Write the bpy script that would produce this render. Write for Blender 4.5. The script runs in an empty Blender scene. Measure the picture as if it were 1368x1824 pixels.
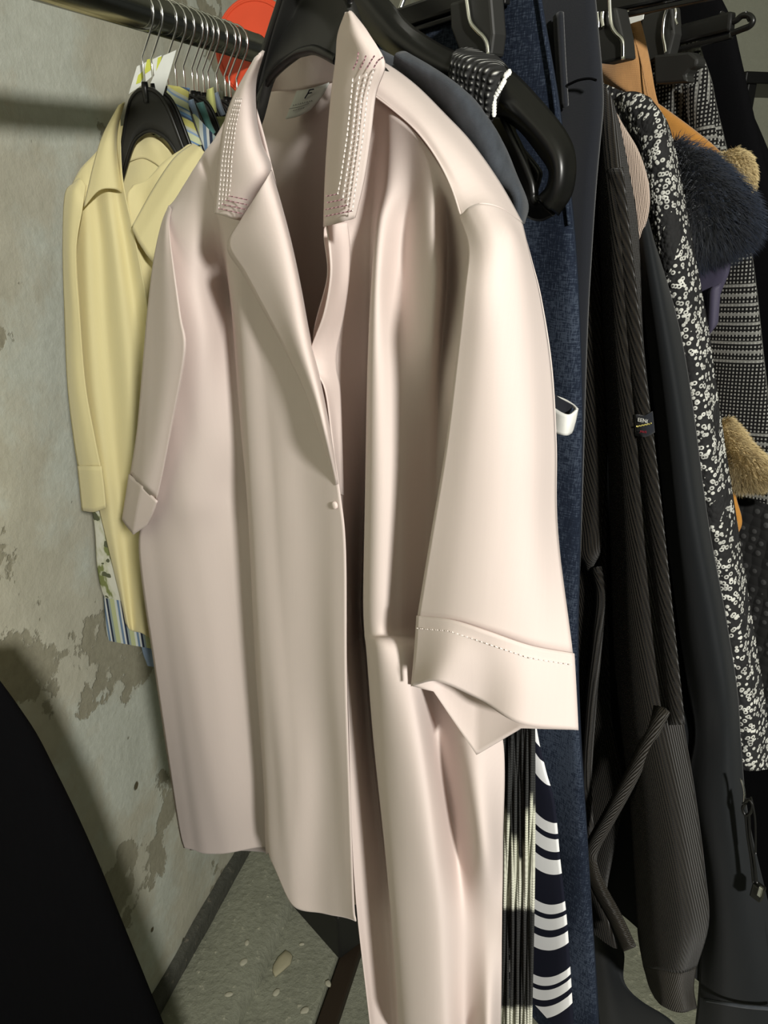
import bpy, bmesh, math, random
import numpy as np
from mathutils import Vector, Matrix, noise

random.seed(7)
rng = np.random.default_rng(7)
scene = bpy.context.scene
COL = scene.collection

# ------------------------------------------------------------------ camera
W_PX, H_PX, F_PX = 1368.0, 1824.0, 1372.0
PITCH = math.radians(24.0)
CAM = np.array([0.0, 0.0, 1.86])
cam_data = bpy.data.cameras.new('camera')
cam = bpy.data.objects.new('camera', cam_data)
COL.objects.link(cam)
cam.location = CAM
cam.rotation_euler = (math.radians(90) - PITCH, 0, 0)
cam_data.sensor_fit = 'VERTICAL'
cam_data.sensor_height = 24.0
cam_data.lens = 24.0 * F_PX / H_PX
cam_data.clip_start = 0.02
scene.camera = cam

# ------------------------------------------------------------------ light
world = bpy.data.worlds.new('world')
scene.world = world
world.use_nodes = True
bg = world.node_tree.nodes['Background']
bg.inputs['Color'].default_value = (0.93, 1.0, 0.86, 1)
bg.inputs['Strength'].default_value = 0.05

def area(name, loc, target, size, power, color):
    l = bpy.data.lights.new(name, 'AREA')
    l.shape = 'DISK'
    l.size = size
    l.energy = power
    l.color = color
    o = bpy.data.objects.new(name, l)
    COL.objects.link(o)
    o.location = loc
    o.rotation_euler = (Vector(target) - Vector(loc)).to_track_quat('-Z', 'Y').to_euler()
    return o

area('ceiling_lamp_light', (0.55, -1.25, 2.46), (0.0, 0.75, 1.5), 0.13, 52.0, (1.0, 0.975, 0.91))

scene.view_settings.view_transform = 'Standard'
scene.view_settings.look = 'None'
scene.view_settings.exposure = 0.0
scene.view_settings.gamma = 1.0
scene.view_settings.use_curve_mapping = False

# ------------------------------------------------------------------ geometry helpers
CP, SP = math.cos(PITCH), math.sin(PITCH)

def ray(px, py):
    a = (px - W_PX / 2) / F_PX
    b = (H_PX / 2 - py) / F_PX
    return np.array([a, CP + b * SP, b * CP - SP])

def project(p):
    v = np.asarray(p) - CAM
    D = v[1] * CP - v[2] * SP
    Y = v[1] * SP + v[2] * CP
    return W_PX / 2 + F_PX * v[0] / D, H_PX / 2 - F_PX * Y / D

class Plane:
    """Vertical hanging plane of a garment: s along the hanger (+ = near end), n towards the room."""
    def __init__(self, p0, d):
        self.p0 = np.array([p0[0], p0[1], 0.0])
        d = np.array([d[0], d[1], 0.0]); d /= np.linalg.norm(d)
        self.d = d
        self.n = np.array([d[1], -d[0], 0.0])
    def P(self, px, py, off=0.0):
        r = ray(px, py)
        k = ((self.p0 + off * self.n - CAM) @ self.n) / (r @ self.n)
        return CAM + k * r
    def SZ(self, px, py, off=0.0):
        p = self.P(px, py, off)
        return (p - self.p0) @ self.d, p[2]
    def W(self, s, z, off=0.0):
        return np.array([*(self.p0 + s * self.d + off * self.n)[:2], z])
    def s_of(self, p):
        return (p - self.p0) @ self.d

def cr(pts, n):
    """Catmull-Rom through control values (k, dim) resampled to n samples."""
    pts = np.asarray(pts, float)
    k = len(pts)
    if k == 2:
        t = np.linspace(0, 1, n)[:, None]
        return pts[0] * (1 - t) + pts[1] * t
    ext = np.vstack([2 * pts[0] - pts[1], pts, 2 * pts[-1] - pts[-2]])
    u = np.linspace(0, k - 1, n)
    i = np.minimum(u.astype(int), k - 2)
    f = (u - i)[:, None]
    p0, p1, p2, p3 = ext[i], ext[i + 1], ext[i + 2], ext[i + 3]
    return 0.5 * ((2 * p1) + (-p0 + p2) * f + (2 * p0 - 5 * p1 + 4 * p2 - p3) * f ** 2 + (-p0 + 3 * p1 - 3 * p2 + p3) * f ** 3)

def lerp_pts(pts, n):
    pts = np.asarray(pts, float)
    u = np.linspace(0, len(pts) - 1, n)
    i = np.minimum(u.astype(int), len(pts) - 2)
    f = (u - i)[:, None]
    return pts[i] * (1 - f) + pts[i + 1] * f

def grid_interp(ctrl, nu, nv, lin=''):
    ctrl = np.asarray(ctrl, float)                 # R x C x 3
    fu = lerp_pts if 'u' in lin else cr
    fv = lerp_pts if 'v' in lin else cr
    rows = np.stack([fu(r, nu) for r in ctrl])      # R x nu x 3
    return np.stack([fv(rows[:, j], nv) for j in range(nu)], axis=1)   # nv x nu x 3

def link_mesh(name, verts, faces, mat=None, parent=None, uv=None, smooth=True):
    verts = np.asarray(verts, float)
    base = np.array(parent['_o']) if parent is not None and '_o' in parent else np.zeros(3)
    root = parent
    while root is not None and root.parent is not None:
        root = root.parent
    if root is not None:
        base = np.array(root.location)
    me = bpy.data.meshes.new(name)
    me.from_pydata((verts - base).tolist(), [], [list(f) for f in faces])
    if uv is not None:
        lay = me.uv_layers.new(name='UVMap')
        idx = np.empty(len(me.loops), dtype=np.int32)
        me.loops.foreach_get('vertex_index', idx)
        lay.data.foreach_set('uv', np.asarray(uv, float)[idx].ravel())
    if smooth:
        me.polygons.foreach_set('use_smooth', [True] * len(me.polygons))
    if mat is not None:
        me.materials.append(mat)
    me.update()
    o = bpy.data.objects.new(name, me)
    COL.objects.link(o)
    if parent is not None:
        o.parent = parent
    return o

def thing(name, label, cat, loc, group=None):
    o = bpy.data.objects.new(name, None)
    o.empty_display_size = 0.05
    COL.objects.link(o)
    o.location = tuple(float(c) for c in loc)
    tag(o, label, cat, group)
    return o

def tag(o, label, cat, group=None):
    o['label'] = label
    o['category'] = cat
    if group:
        o['group'] = group
    return o

def struct(o):
    o['kind'] = 'structure'
    return o

def solidify(o, t, offset=0.0):
    m = o.modifiers.new('thickness', 'SOLIDIFY')
    m.thickness = t
    m.offset = offset
    return o

def grid_faces(nv, nu, wrap=False):
    f = []
    for i in range(nv - 1):
        for j in range(nu - (0 if wrap else 1)):
            j2 = (j + 1) % nu
            f.append((i * nu + j, i * nu + j2, (i + 1) * nu + j2, (i + 1) * nu + j))
    return f

def wrinkle(p, amp, fs, fz, seed=0.0):
    return amp * noise.noise(Vector((p[0] * fs + seed, p[1] * fs - seed, p[2] * fz)))

def patch(name, plane, ctrl, mat, parent=None, nu=24, nv=40, thick=0.0008, wr=(0.0, 10, 4), seed=0.0, lin=''):
    """Cloth panel from a control grid of (px, py, off)."""
    g = grid_interp(ctrl, nu, nv, lin)
    vs, uvs = [], []
    for i in range(nv):
        for j in range(nu):
            px, py, off = g[i, j]
            p = plane.P(px, py, off)
            if wr[0]:
                p = p + plane.n * wrinkle(p, wr[0], wr[1], wr[2], seed)
            vs.append(p)
    A = np.array(vs).reshape(nv, nu, 3)
    cum = np.concatenate([np.zeros((nv, 1)), np.cumsum(np.linalg.norm(np.diff(A, axis=1), axis=2), axis=1)], axis=1)
    mid = nu // 2
    for i in range(nv):
        sm = plane.s_of(A[i, mid])
        for j in range(nu):
            uvs.append((sm + cum[i, j] - cum[i, mid], A[i, j, 2]))
    o = link_mesh(name, vs, grid_faces(nv, nu), mat, parent, uvs)
    if thick:
        solidify(o, thick)
    return o

def lens(name, plane, near, t, mat, parent=None, sc=0.0, thick=0.012, nv=70, M=40, folds=(0.004, 30.0), wr=(0.002, 9, 3),
         seed=0.0, width=None, top=0.35, pw=0.6, shift=0.0, smin=None):
    """Closed hanging garment body: near-edge silhouette given in pixels, far edge mirrored about the hanger centre sc."""
    near = [plane.SZ(px, py, -t) for px, py in near]
    arr = cr(near, nv)
    zt, zb = arr[0, 1], arr[-1, 1]
    vs, uvs = [], []
    for i in range(nv):
        s_n, z = arr[i]
        f = i / (nv - 1)
        half = abs(s_n - sc) if width is None else width / 2
        c = sc if width is None else s_n - half
        if smin is not None and c - half < smin:
            half = c - smin
        prof = min(1.0, top + (1 - top) * min(1.0, f / 0.25))
        cumu, last = 0.0, None
        for k in range(M):
            th = 2 * math.pi * k / M
            cs, sn = math.cos(th), math.sin(th)
            s = c + half * cs
            env = math.copysign(abs(sn) ** pw, sn)
            off = -t + thick * prof * env
            off += folds[0] * (0.3 + 0.7 * f) * math.sin(s * folds[1] * 2 * math.pi + seed + 2.0 * f) * abs(sn) ** 0.5
            p = plane.W(s, z, off + shift * f)
            if wr[0]:
                p = p + plane.n * wrinkle(p, wr[0], wr[1], wr[2], seed) * abs(sn)
            if last is not None:
                cumu += np.linalg.norm(p - last)
            last = p
            vs.append(p)
            uvs.append((c + half - cumu, z))
    faces = grid_faces(nv, M, wrap=True)
    faces.append(tuple(range(M - 1, -1, -1)))
    # bottom rim is left open like a real hem
    o = link_mesh(name, vs, faces, mat, parent, uvs)
    return o

def frame_at(p, t):
    t = t / np.linalg.norm(t)
    a = np.array([0, 0, 1.0]) if abs(t[2]) < 0.9 else np.array([1.0, 0, 0])
    u = np.cross(t, a); u /= np.linalg.norm(u)
    return u, np.cross(t, u)

def tube_data(pts, r, n=10, samples=None, cap=True):
    pts = np.asarray(pts, float)
    if samples:
        pts = cr(pts, samples)
    k = len(pts)
    rr = np.asarray(r, float) if np.ndim(r) else np.full(k, float(r))
    if len(rr) != k:
        rr = cr(rr[:, None], k)[:, 0]
    vs, prev = [], None
    for i in range(k):
        tg = pts[min(i + 1, k - 1)] - pts[max(i - 1, 0)]
        tg = tg / (np.linalg.norm(tg) + 1e-12)
        if prev is None:
            u, v = frame_at(pts[i], tg)
        else:
            u = prev - tg * (prev @ tg); u /= np.linalg.norm(u)
            v = np.cross(tg, u)
        prev = u
        for a in range(n):
            th = 2 * math.pi * a / n
            vs.append(pts[i] + rr[i] * (math.cos(th) * u + math.sin(th) * v))
    faces = grid_faces(k, n, wrap=True)
    if cap:
        faces.append(tuple(range(n)))
        faces.append(tuple((k - 1) * n + a for a in range(n - 1, -1, -1)))
    return vs, faces

def tube(name, pts, r, mat, parent=None, n=10, samples=None):
    v, f = tube_data(pts, r, n, samples)
    return link_mesh(name, v, f, mat, parent, [(p[0], p[2]) for p in v])

def multi(name, parts, mat, parent=None, smooth=True):
    vs, fs = [], []
    for v, f in parts:
        b = len(vs)
        vs += list(v)
        fs += [tuple(i + b for i in q) for q in f]
    return link_mesh(name, vs, fs, mat, parent, [(p[0], p[2]) for p in vs], smooth)

def box_data(c, ax, hs):
    """Oriented box: centre, three axes, half sizes."""
    c = np.asarray(c, float)
    v = []
    for sx in (-1, 1):
        for sy in (-1, 1):
            for sz in (-1, 1):
                v.append(c + sx * hs[0] * ax[0] + sy * hs[1] * ax[1] + sz * hs[2] * ax[2])
    f = [(0, 1, 3, 2), (4, 6, 7, 5), (0, 4, 5, 1), (2, 3, 7, 6), (0, 2, 6, 4), (1, 5, 7, 3)]
    return v, f

def bevel(o, w, seg=2):
    m = o.modifiers.new('bevel', 'BEVEL')
    m.width = w
    m.segments = seg
    m.limit_method = 'ANGLE'
    return o

def plane_prism(name, plane, poly, off, depth, mat, parent=None, bev=0.0015):
    """Solid plate: a pixel outline laid in the hanging plane and given real thickness."""
    front = [plane.P(px, py, off + depth / 2) for px, py in poly]
    back = [p - plane.n * depth for p in front]
    n = len(poly)
    faces = [tuple(range(n)), tuple(range(2 * n - 1, n - 1, -1))]
    for i in range(n):
        j = (i + 1) % n
        faces.append((i, i + n, j + n, j))
    o = link_mesh(name, front + back, faces, mat, parent, [(plane.s_of(p), p[2]) for p in front + back], smooth=False)
    if bev:
        bevel(o, bev)
    return o

# ------------------------------------------------------------------ materials
def mk(name):
    m = bpy.data.materials.new(name)
    m.use_nodes = True
    nt = m.node_tree
    b = nt.nodes['Principled BSDF']
    return m, nt, b

def nd(nt, typ, **kw):
    n = nt.nodes.new(typ)
    for k, v in kw.items():
        if k in n.inputs.keys():
            n.inputs[k].default_value = v
        else:
            setattr(n, k, v)
    return n

def math_(nt, op, a, b=None, c=None):
    n = nt.nodes.new('ShaderNodeMath')
    n.operation = op
    for i, x in enumerate((a, b, c)):
        if x is None:
            continue
        if hasattr(x, 'links') or hasattr(x, 'is_linked'):
            nt.links.new(x, n.inputs[i])
        else:
            n.inputs[i].default_value = x
    return n.outputs[0]

def mixc(nt, fac, a, b):
    n = nt.nodes.new('ShaderNodeMix')
    n.data_type = 'RGBA'
    for sock, x in ((n.inputs[0], fac), (n.inputs[6], a), (n.inputs[7], b)):
        if hasattr(x, 'is_linked'):
            nt.links.new(x, sock)
        elif isinstance(x, (int, float)):
            sock.default_value = x
        else:
            sock.default_value = (*x, 1)
    return n.outputs[2]

def ramp(nt, fac, stops):
    n = nt.nodes.new('ShaderNodeValToRGB')
    el = n.color_ramp.elements
    while len(el) < len(stops):
        el.new(0.5)
    for e, (p, c) in zip(el, stops):
        e.position = p
        e.color = (*c, 1)
    nt.links.new(fac, n.inputs[0])
    return n.outputs[0]

def uvnode(nt, scale=(1, 1), rot=0.0, obj=False):
    tc = nt.nodes.new('ShaderNodeTexCoord')
    mp = nt.nodes.new('ShaderNodeMapping')
    mp.inputs['Scale'].default_value = (scale[0], scale[1], scale[0] if len(scale) < 3 else scale[2])
    mp.inputs['Rotation'].default_value = (0, 0, rot)
    nt.links.new(tc.outputs['Object' if obj else 'UV'], mp.inputs['Vector'])
    return mp.outputs['Vector']

def tex_noise(nt, vec, scale, detail=4, rough=0.55):
    n = nd(nt, 'ShaderNodeTexNoise')
    n.inputs['Scale'].default_value = scale
    n.inputs['Detail'].default_value = detail
    n.inputs['Roughness'].default_value = rough
    nt.links.new(vec, n.inputs['Vector'])
    return n.outputs['Fac']

def tex_wave(nt, vec, scale, direction='X', dist=0.0, detail=0.0):
    n = nd(nt, 'ShaderNodeTexWave')
    n.bands_direction = direction
    n.inputs['Scale'].default_value = scale
    n.inputs['Distortion'].default_value = dist
    n.inputs['Detail'].default_value = detail
    nt.links.new(vec, n.inputs['Vector'])
    return n.outputs['Fac']

def tex_vor(nt, vec, scale, feature='F1'):
    n = nd(nt, 'ShaderNodeTexVoronoi')
    n.feature = feature
    n.inputs['Scale'].default_value = scale
    nt.links.new(vec, n.inputs['Vector'])
    return n

def bumpn(nt, b, h, strength=0.3, dist=0.001):
    n = nd(nt, 'ShaderNodeBump')
    n.inputs['Strength'].default_value = strength
    n.inputs['Distance'].default_value = dist
    nt.links.new(h, n.inputs['Height'])
    nt.links.new(n.outputs['Normal'], b.inputs['Normal'])
    return n

def setc(nt, b, c):
    if hasattr(c, 'is_linked'):
        nt.links.new(c, b.inputs['Base Color'])
    else:
        b.inputs['Base Color'].default_value = (*c, 1)

def translucent(m, nt, b, col, amt):
    out = nt.nodes['Material Output']
    tr = nt.nodes.new('ShaderNodeBsdfTranslucent')
    tr.inputs['Color'].default_value = (*col, 1)
    mx = nt.nodes.new('ShaderNodeMixShader')
    mx.inputs[0].default_value = amt
    nt.links.new(b.outputs[0], mx.inputs[1])
    nt.links.new(tr.outputs[0], mx.inputs[2])
    nt.links.new(mx.outputs[0], out.inputs['Surface'])

def cloth(name, col, vary=0.08, rough=0.85, weave=0.15, fine=900.0, sheen=0.15, trans=None, spec=0.2, slub=(60, 6)):
    m, nt, b = mk(name)
    v = uvnode(nt, slub)
    n1 = tex_noise(nt, v, 4.0, 5)
    dark = tuple(c * (1 - vary) for c in col)
    light = tuple(min(1, c * (1 + vary)) for c in col)
    setc(nt, b, mixc(nt, n1, dark, light))
    b.inputs['Roughness'].default_value = rough
    b.inputs['Specular IOR Level'].default_value = spec
    b.inputs['Sheen Weight'].default_value = sheen
    v2 = uvnode(nt, (fine, fine))
    w1 = tex_wave(nt, v2, 0.5, 'X')
    w2 = tex_wave(nt, v2, 0.5, 'Y')
    h = math_(nt, 'ADD', math_(nt, 'MULTIPLY', w1, w2), math_(nt, 'MULTIPLY', n1, 1.2))
    bumpn(nt, b, h, weave, 0.0006)
    if trans:
        translucent(m, nt, b, trans[0], trans[1])
    return m

def plain(name, col, rough=0.5, metal=0.0, spec=0.5):
    m, nt, b = mk(name)
    v = uvnode(nt, (1, 1, 1), obj=True)
    n1 = tex_noise(nt, v, 40.0, 4)
    setc(nt, b, mixc(nt, n1, tuple(c * 0.92 for c in col), tuple(min(1, c * 1.06) for c in col)))
    b.inputs['Roughness'].default_value = rough
    b.inputs['Metallic'].default_value = metal
    b.inputs['Specular IOR Level'].default_value = spec
    return m

MAT = {}
MAT['pink'] = cloth('pink_cotton', (0.79, 0.69, 0.645), 0.025, 0.92, 0.10, 1400, 0.1, ((0.82, 0.50, 0.42), 0.16), spec=0.06, slub=(120, 4))
MAT['pink_thread'] = plain('pale_thread', (0.88, 0.80, 0.76), 0.6)
MAT['mauve_thread'] = plain('mauve_thread', (0.42, 0.22, 0.26), 0.6)
MAT['yellow'] = cloth('yellow_cotton', (0.88, 0.80, 0.45), 0.03, 0.8, 0.12, 1200, 0.2, ((0.8, 0.62, 0.22), 0.18), slub=(90, 4))
MAT['charcoal'] = cloth('charcoal_linen', (0.046, 0.053, 0.064), 0.55, 0.9, 0.4, 900, 0.1, slub=(30, 18))
MAT['navy'] = cloth('navy_suiting', (0.011, 0.0125, 0.017), 0.12, 0.9, 0.2, 1200, 0.2)
MAT['black'] = cloth('black_cloth', (0.0035, 0.0035, 0.004), 0.15, 0.95, 0.2, 900, 0.0, spec=0.03)
MAT['parka'] = cloth('black_technical', (0.0075, 0.0090, 0.0105), 0.12, 0.7, 0.2, 1500, 0.1)
MAT['tan'] = cloth('tan_suede', (0.36, 0.19, 0.075), 0.16, 0.95, 0.3, 500, 0.25, slub=(60, 25))
MAT['camel'] = cloth('camel_suede', (0.42, 0.19, 0.035), 0.14, 0.95, 0.3, 500, 0.25, slub=(40, 40))
MAT['plum'] = cloth('plum_quilt', (0.05, 0.045, 0.075), 0.15, 0.55, 0.1, 900, 0.1)
MAT['pale_knit'] = None
MAT['blue'] = cloth('blue_cotton', (0.30, 0.40, 0.56), 0.06, 0.85, 0.12)
MAT['teal'] = cloth('teal_cotton', (0.13, 0.30, 0.29), 0.06, 0.85, 0.12)
MAT['slate'] = cloth('slate_cotton', (0.18, 0.22, 0.28), 0.06, 0.85, 0.12)
MAT['olive'] = cloth('olive_cotton', (0.26, 0.27, 0.12), 0.06, 0.85, 0.12)
MAT['lime'] = cloth('lime_cotton', (0.58, 0.60, 0.22), 0.05, 0.85, 0.12)
MAT['white_cloth'] = cloth('white_cotton', (0.80, 0.80, 0.76), 0.03, 0.85, 0.1)
MAT['plastic'] = plain('black_plastic', (0.006, 0.006, 0.0055), 0.36)
MAT['plastic_matte'] = plain('matte_black_plastic', (0.015, 0.015, 0.0135), 0.55)
MAT['chrome'] = plain('chrome_wire', (0.80, 0.80, 0.78), 0.18, 1.0)
MAT['rail'] = plain('dark_chrome', (0.34, 0.34, 0.32), 0.20, 1.0)
MAT['red'] = plain('red_plastic', (0.80, 0.085, 0.03), 0.45)
MAT['paper'] = plain('white_paper', (0.78, 0.80, 0.76), 0.7)
MAT['yellow_print'] = plain('yellow_print', (0.62, 0.66, 0.10), 0.7)
MAT['ink'] = plain('navy_ink', (0.012, 0.016, 0.05), 0.6)
MAT['grey_ink'] = plain('grey_ink', (0.16, 0.16, 0.17), 0.6)
MAT['label_cloth'] = cloth('label_satin', (0.60, 0.62, 0.58), 0.03, 0.45, 0.05, 1500, 0.1, spec=0.4)
MAT['thread_white'] = plain('woven_white', (0.8, 0.8, 0.74), 0.6)
MAT['thread_yellow'] = plain('woven_yellow', (0.72, 0.62, 0.18), 0.6)
MAT['thread_red'] = plain('woven_red', (0.33, 0.03, 0.05), 0.6)
MAT['brown'] = plain('brown_wood', (0.030, 0.018, 0.008), 0.7)
MAT['dark_metal'] = plain('dark_metal', (0.02, 0.02, 0.02), 0.4, 0.6)

def knit_mat(name, col, col2, ang, freq, vfreq=0, bump=0.8, dist=0.0015):
    m, nt, b = mk(name)
    v = uvnode(nt, (1, 1), ang)
    w = tex_wave(nt, v, freq / (2 * math.pi) * 2.0, 'X', 0.6, 1.0)
    vd = uvnode(nt, (1, 1), ang)
    w2 = tex_wave(nt, vd, (vfreq or freq * 1.3) / math.pi, 'Y', 0.3, 1.0)
    n1 = tex_noise(nt, uvnode(nt, (12, 12)), 3.0, 3)
    h = math_(nt, 'ADD', w, math_(nt, 'MULTIPLY', w2, 0.35))
    c = mixc(nt, math_(nt, 'MULTIPLY', h, math_(nt, 'ADD', math_(nt, 'MULTIPLY', n1, 0.7), 0.35)), col, col2)
    setc(nt, b, c)
    b.inputs['Roughness'].default_value = 0.95
    b.inputs['Specular IOR Level'].default_value = 0.1
    b.inputs['Sheen Weight'].default_value = 0.1
    bumpn(nt, b, h, bump, dist)
    return m

MAT['cardigan'] = knit_mat('brown_black_rib_knit', (0.003, 0.0026, 0.0022), (0.021, 0.0172, 0.012), -0.42, 430, 900)
MAT['cardigan_rib'] = knit_mat('brown_black_straight_rib', (0.003, 0.0026, 0.0022), (0.021, 0.017, 0.0118), -0.07, 430, 1100)
MAT['cuff_knit'] = knit_mat('brown_cuff_rib', (0.010, 0.008, 0.0052), (0.036, 0.029, 0.0185), 0.05, 700, 1200)
MAT['pale_knit'] = knit_mat('pale_pink_knit', (0.54, 0.41, 0.33), (0.74, 0.60, 0.50), -0.25, 900, 1100)

def denim_mat():
    m, nt, b = mk('navy_slub_denim')
    a = tex_noise(nt, uvnode(nt, (1100, 160)), 1.0, 3, 0.6)
    c = tex_noise(nt, uvnode(nt, (160, 1100)), 1.0, 3, 0.6)
    big = tex_noise(nt, uvnode(nt, (14, 5)), 1.0, 3)
    f = math_(nt, 'MULTIPLY', math_(nt, 'ADD', a, c), math_(nt, 'ADD', big, 0.35))
    setc(nt, b, ramp(nt, f, [(0.55, (0.006, 0.009, 0.018)), (0.85, (0.011, 0.0165, 0.030)), (1.0, (0.040, 0.052, 0.076))]))
    b.inputs['Roughness'].default_value = 0.9
    b.inputs['Specular IOR Level'].default_value = 0.15
    bumpn(nt, b, math_(nt, 'ADD', a, c), 0.4, 0.0008)
    return m
MAT['denim'] = denim_mat()

def fleck_mat():
    m, nt, b = mk('black_white_boucle')
    uv = uvnode(nt, (1, 1))
    vo = tex_vor(nt, uv, 290.0)
    d = vo.outputs['Distance']
    ring = math_(nt, 'MULTIPLY', math_(nt, 'LESS_THAN', d, 0.46), math_(nt, 'GREATER_THAN', d, 0.20))
    zone = tex_noise(nt, uvnode(nt, (26, 15)), 1.0, 2)
    zone = math_(nt, 'GREATER_THAN', zone, 0.43)
    rnd = tex_noise(nt, uvnode(nt, (90, 90)), 1.0, 2)
    f = math_(nt, 'MULTIPLY', math_(nt, 'MULTIPLY', ring, zone), math_(nt, 'ADD', math_(nt, 'MULTIPLY', rnd, 1.5), 0.0))
    dark = mixc(nt, rnd, (0.010, 0.010, 0.010), (0.030, 0.030, 0.031))
    setc(nt, b, mixc(nt, math_(nt, 'MINIMUM', f, 1.0), dark, (0.62, 0.62, 0.57)))
    b.inputs['Roughness'].default_value = 0.9
    b.inputs['Specular IOR Level'].default_value = 0.15
    bumpn(nt, b, math_(nt, 'SUBTRACT', 1.0, d), 0.7, 0.002)
    return m
MAT['fleck'] = fleck_mat()

def marl_mat():
    m, nt, b = mk('black_white_chunky_knit')
    uv = uvnode(nt, (1, 1), 0.2)
    a = tex_wave(nt, uv, 60.0, 'X', 2.0, 2)
    c = tex_wave(nt, uv, 90.0, 'Y', 3.0, 2)
    n1 = tex_noise(nt, uvnode(nt, (420, 420)), 1.0, 3, 0.7)
    h = math_(nt, 'MULTIPLY', a, math_(nt, 'ADD', c, 0.3))
    f = math_(nt, 'MULTIPLY', h, math_(nt, 'ADD', n1, 0.1))
    setc(nt, b, ramp(nt, f, [(0.25, (0.010, 0.010, 0.010)), (0.5, (0.10, 0.10, 0.10)), (0.85, (0.55, 0.55, 0.52))]))
    b.inputs['Roughness'].default_value = 0.85
    bumpn(nt, b, h, 0.9, 0.003)
    return m
MAT['marl'] = marl_mat()

def check_mat():
    m, nt, b = mk('glen_check_wool')
    uv = uvnode(nt, (1, 1), -0.13)
    sx = nt.nodes.new('ShaderNodeSeparateXYZ')
    nt.links.new(uv, sx.inputs[0])
    X, Y = sx.outputs[0], sx.outputs[1]
    def band(x, period, lo, hi):
        fr = math_(nt, 'FRACT', math_(nt, 'MULTIPLY', x, 1.0 / period))
        return math_(nt, 'MULTIPLY', math_(nt, 'GREATER_THAN', fr, lo), math_(nt, 'LESS_THAN', fr, hi))
    fineX = band(X, 0.0030, 0.0, 0.45)
    fineY = band(Y, 0.0030, 0.0, 0.5)
    hound = math_(nt, 'MULTIPLY', fineX, fineY)
    lineY = math_(nt, 'MULTIPLY', band(Y, 0.0075, 0.0, 0.30), band(Y, 0.12, 0.0, 0.55))
    lineX = math_(nt, 'MULTIPLY', band(X, 0.0075, 0.0, 0.30), band(X, 0.10, 0.0, 0.35))
    n1 = tex_noise(nt, uvnode(nt, (500, 500)), 1.0, 3)
    f = math_(nt, 'MAXIMUM', math_(nt, 'MULTIPLY', hound, 0.85), math_(nt, 'MAXIMUM', math_(nt, 'MULTIPLY', lineY, 0.55), math_(nt, 'MULTIPLY', lineX, 0.5)))
    f = math_(nt, 'MULTIPLY', f, math_(nt, 'ADD', n1, 0.4))
    setc(nt, b, mixc(nt, f, (0.008, 0.008, 0.008), (0.31, 0.31, 0.285)))
    b.inputs['Roughness'].default_value = 0.95
    b.inputs['Specular IOR Level'].default_value = 0.1
    bumpn(nt, b, n1, 0.3, 0.001)
    return m
MAT['check'] = check_mat()

def dots_mat():
    m, nt, b = mk('black_bobble_knit')
    vo = tex_vor(nt, uvnode(nt, (1, 1)), 110.0)
    vo.inputs['Randomness'].default_value = 0.35
    d = vo.outputs['Distance']
    setc(nt, b, mixc(nt, math_(nt, 'LESS_THAN', d, 0.28), (0.006, 0.006, 0.006), (0.045, 0.045, 0.045)))
    b.inputs['Roughness'].default_value = 0.95
    bumpn(nt, b, math_(nt, 'SUBTRACT', 1.0, d), 0.8, 0.003)
    return m
MAT['bobble'] = dots_mat()

def stripes_mat(name, stops, period, sag=0.0, s0=0.0, axis='Y', rot=0.0, colors=None):
    m, nt, b = mk(name)
    uv = uvnode(nt, (1, 1), rot)
    sx = nt.nodes.new('ShaderNodeSeparateXYZ')
    nt.links.new(uv, sx.inputs[0])
    X, Y = sx.outputs[0], sx.outputs[1]
    val = Y if axis == 'Y' else X
    if sag:
        dx = math_(nt, 'SUBTRACT', X, s0)
        val = math_(nt, 'SUBTRACT', val, math_(nt, 'MULTIPLY', math_(nt, 'MULTIPLY', dx, dx), sag))
    fr = math_(nt, 'FRACT', math_(nt, 'MULTIPLY', val, 1.0 / period))
    c = nt.nodes.new('ShaderNodeValToRGB')
    c.color_ramp.interpolation = 'CONSTANT'
    el = c.color_ramp.elements
    while len(el) < len(stops):
        el.new(0.5)
    for e, (p, cc) in zip(el, stops):
        e.position = p
        e.color = (*cc, 1)
    nt.links.new(fr, c.inputs[0])
    nt.links.new(c.outputs[0], b.inputs['Base Color'])
    b.inputs['Roughness'].default_value = 0.85
    b.inputs['Specular IOR Level'].default_value = 0.15
    n1 = tex_noise(nt, uvnode(nt, (400, 400)), 1.0, 3)
    bumpn(nt, b, n1, 0.1, 0.0005)
    return m

NV, WH = (0.008, 0.009, 0.018), (0.80, 0.80, 0.80)
MAT['pinstripe'] = stripes_mat('blue_yellow_stripe', [(0.0, (0.20, 0.36, 0.62)), (0.1, (0.62, 0.68, 0.66)), (0.2, (0.16, 0.28, 0.48)), (0.26, (0.62, 0.66, 0.42)),
                               (0.5, (0.30, 0.42, 0.60)), (0.58, (0.62, 0.64, 0.52)), (0.68, (0.70, 0.66, 0.22)), (0.92, (0.10, 0.14, 0.22))], 0.030, axis='Y', rot=0.45)
MAT['vstripe'] = stripes_mat('green_blue_vertical_stripe', [(0.0, (0.50, 0.54, 0.30)), (0.3, (0.62, 0.66, 0.62)), (0.45, (0.16, 0.24, 0.36)), (0.6, (0.66, 0.68, 0.66)), (0.72, (0.03, 0.04, 0.07)), (0.86, (0.30, 0.36, 0.36))], 0.03, axis='X')

def floral_mat():
    m, nt, b = mk('white_leaf_print')
    n1 = tex_noise(nt, uvnode(nt, (45, 22)), 1.0, 3)
    n2 = tex_noise(nt, uvnode(nt, (30, 30), 0.7), 1.0, 2)
    c = ramp(nt, n1, [(0.40, (0.20, 0.23, 0.08)), (0.46, (0.55, 0.56, 0.42)), (0.56, (0.66, 0.66, 0.56))])
    setc(nt, b, mixc(nt, math_(nt, 'GREATER_THAN', n2, 0.60), c, (0.10, 0.11, 0.06)))
    b.inputs['Roughness'].default_value = 0.85
    return m
MAT['floral'] = floral_mat()

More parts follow.
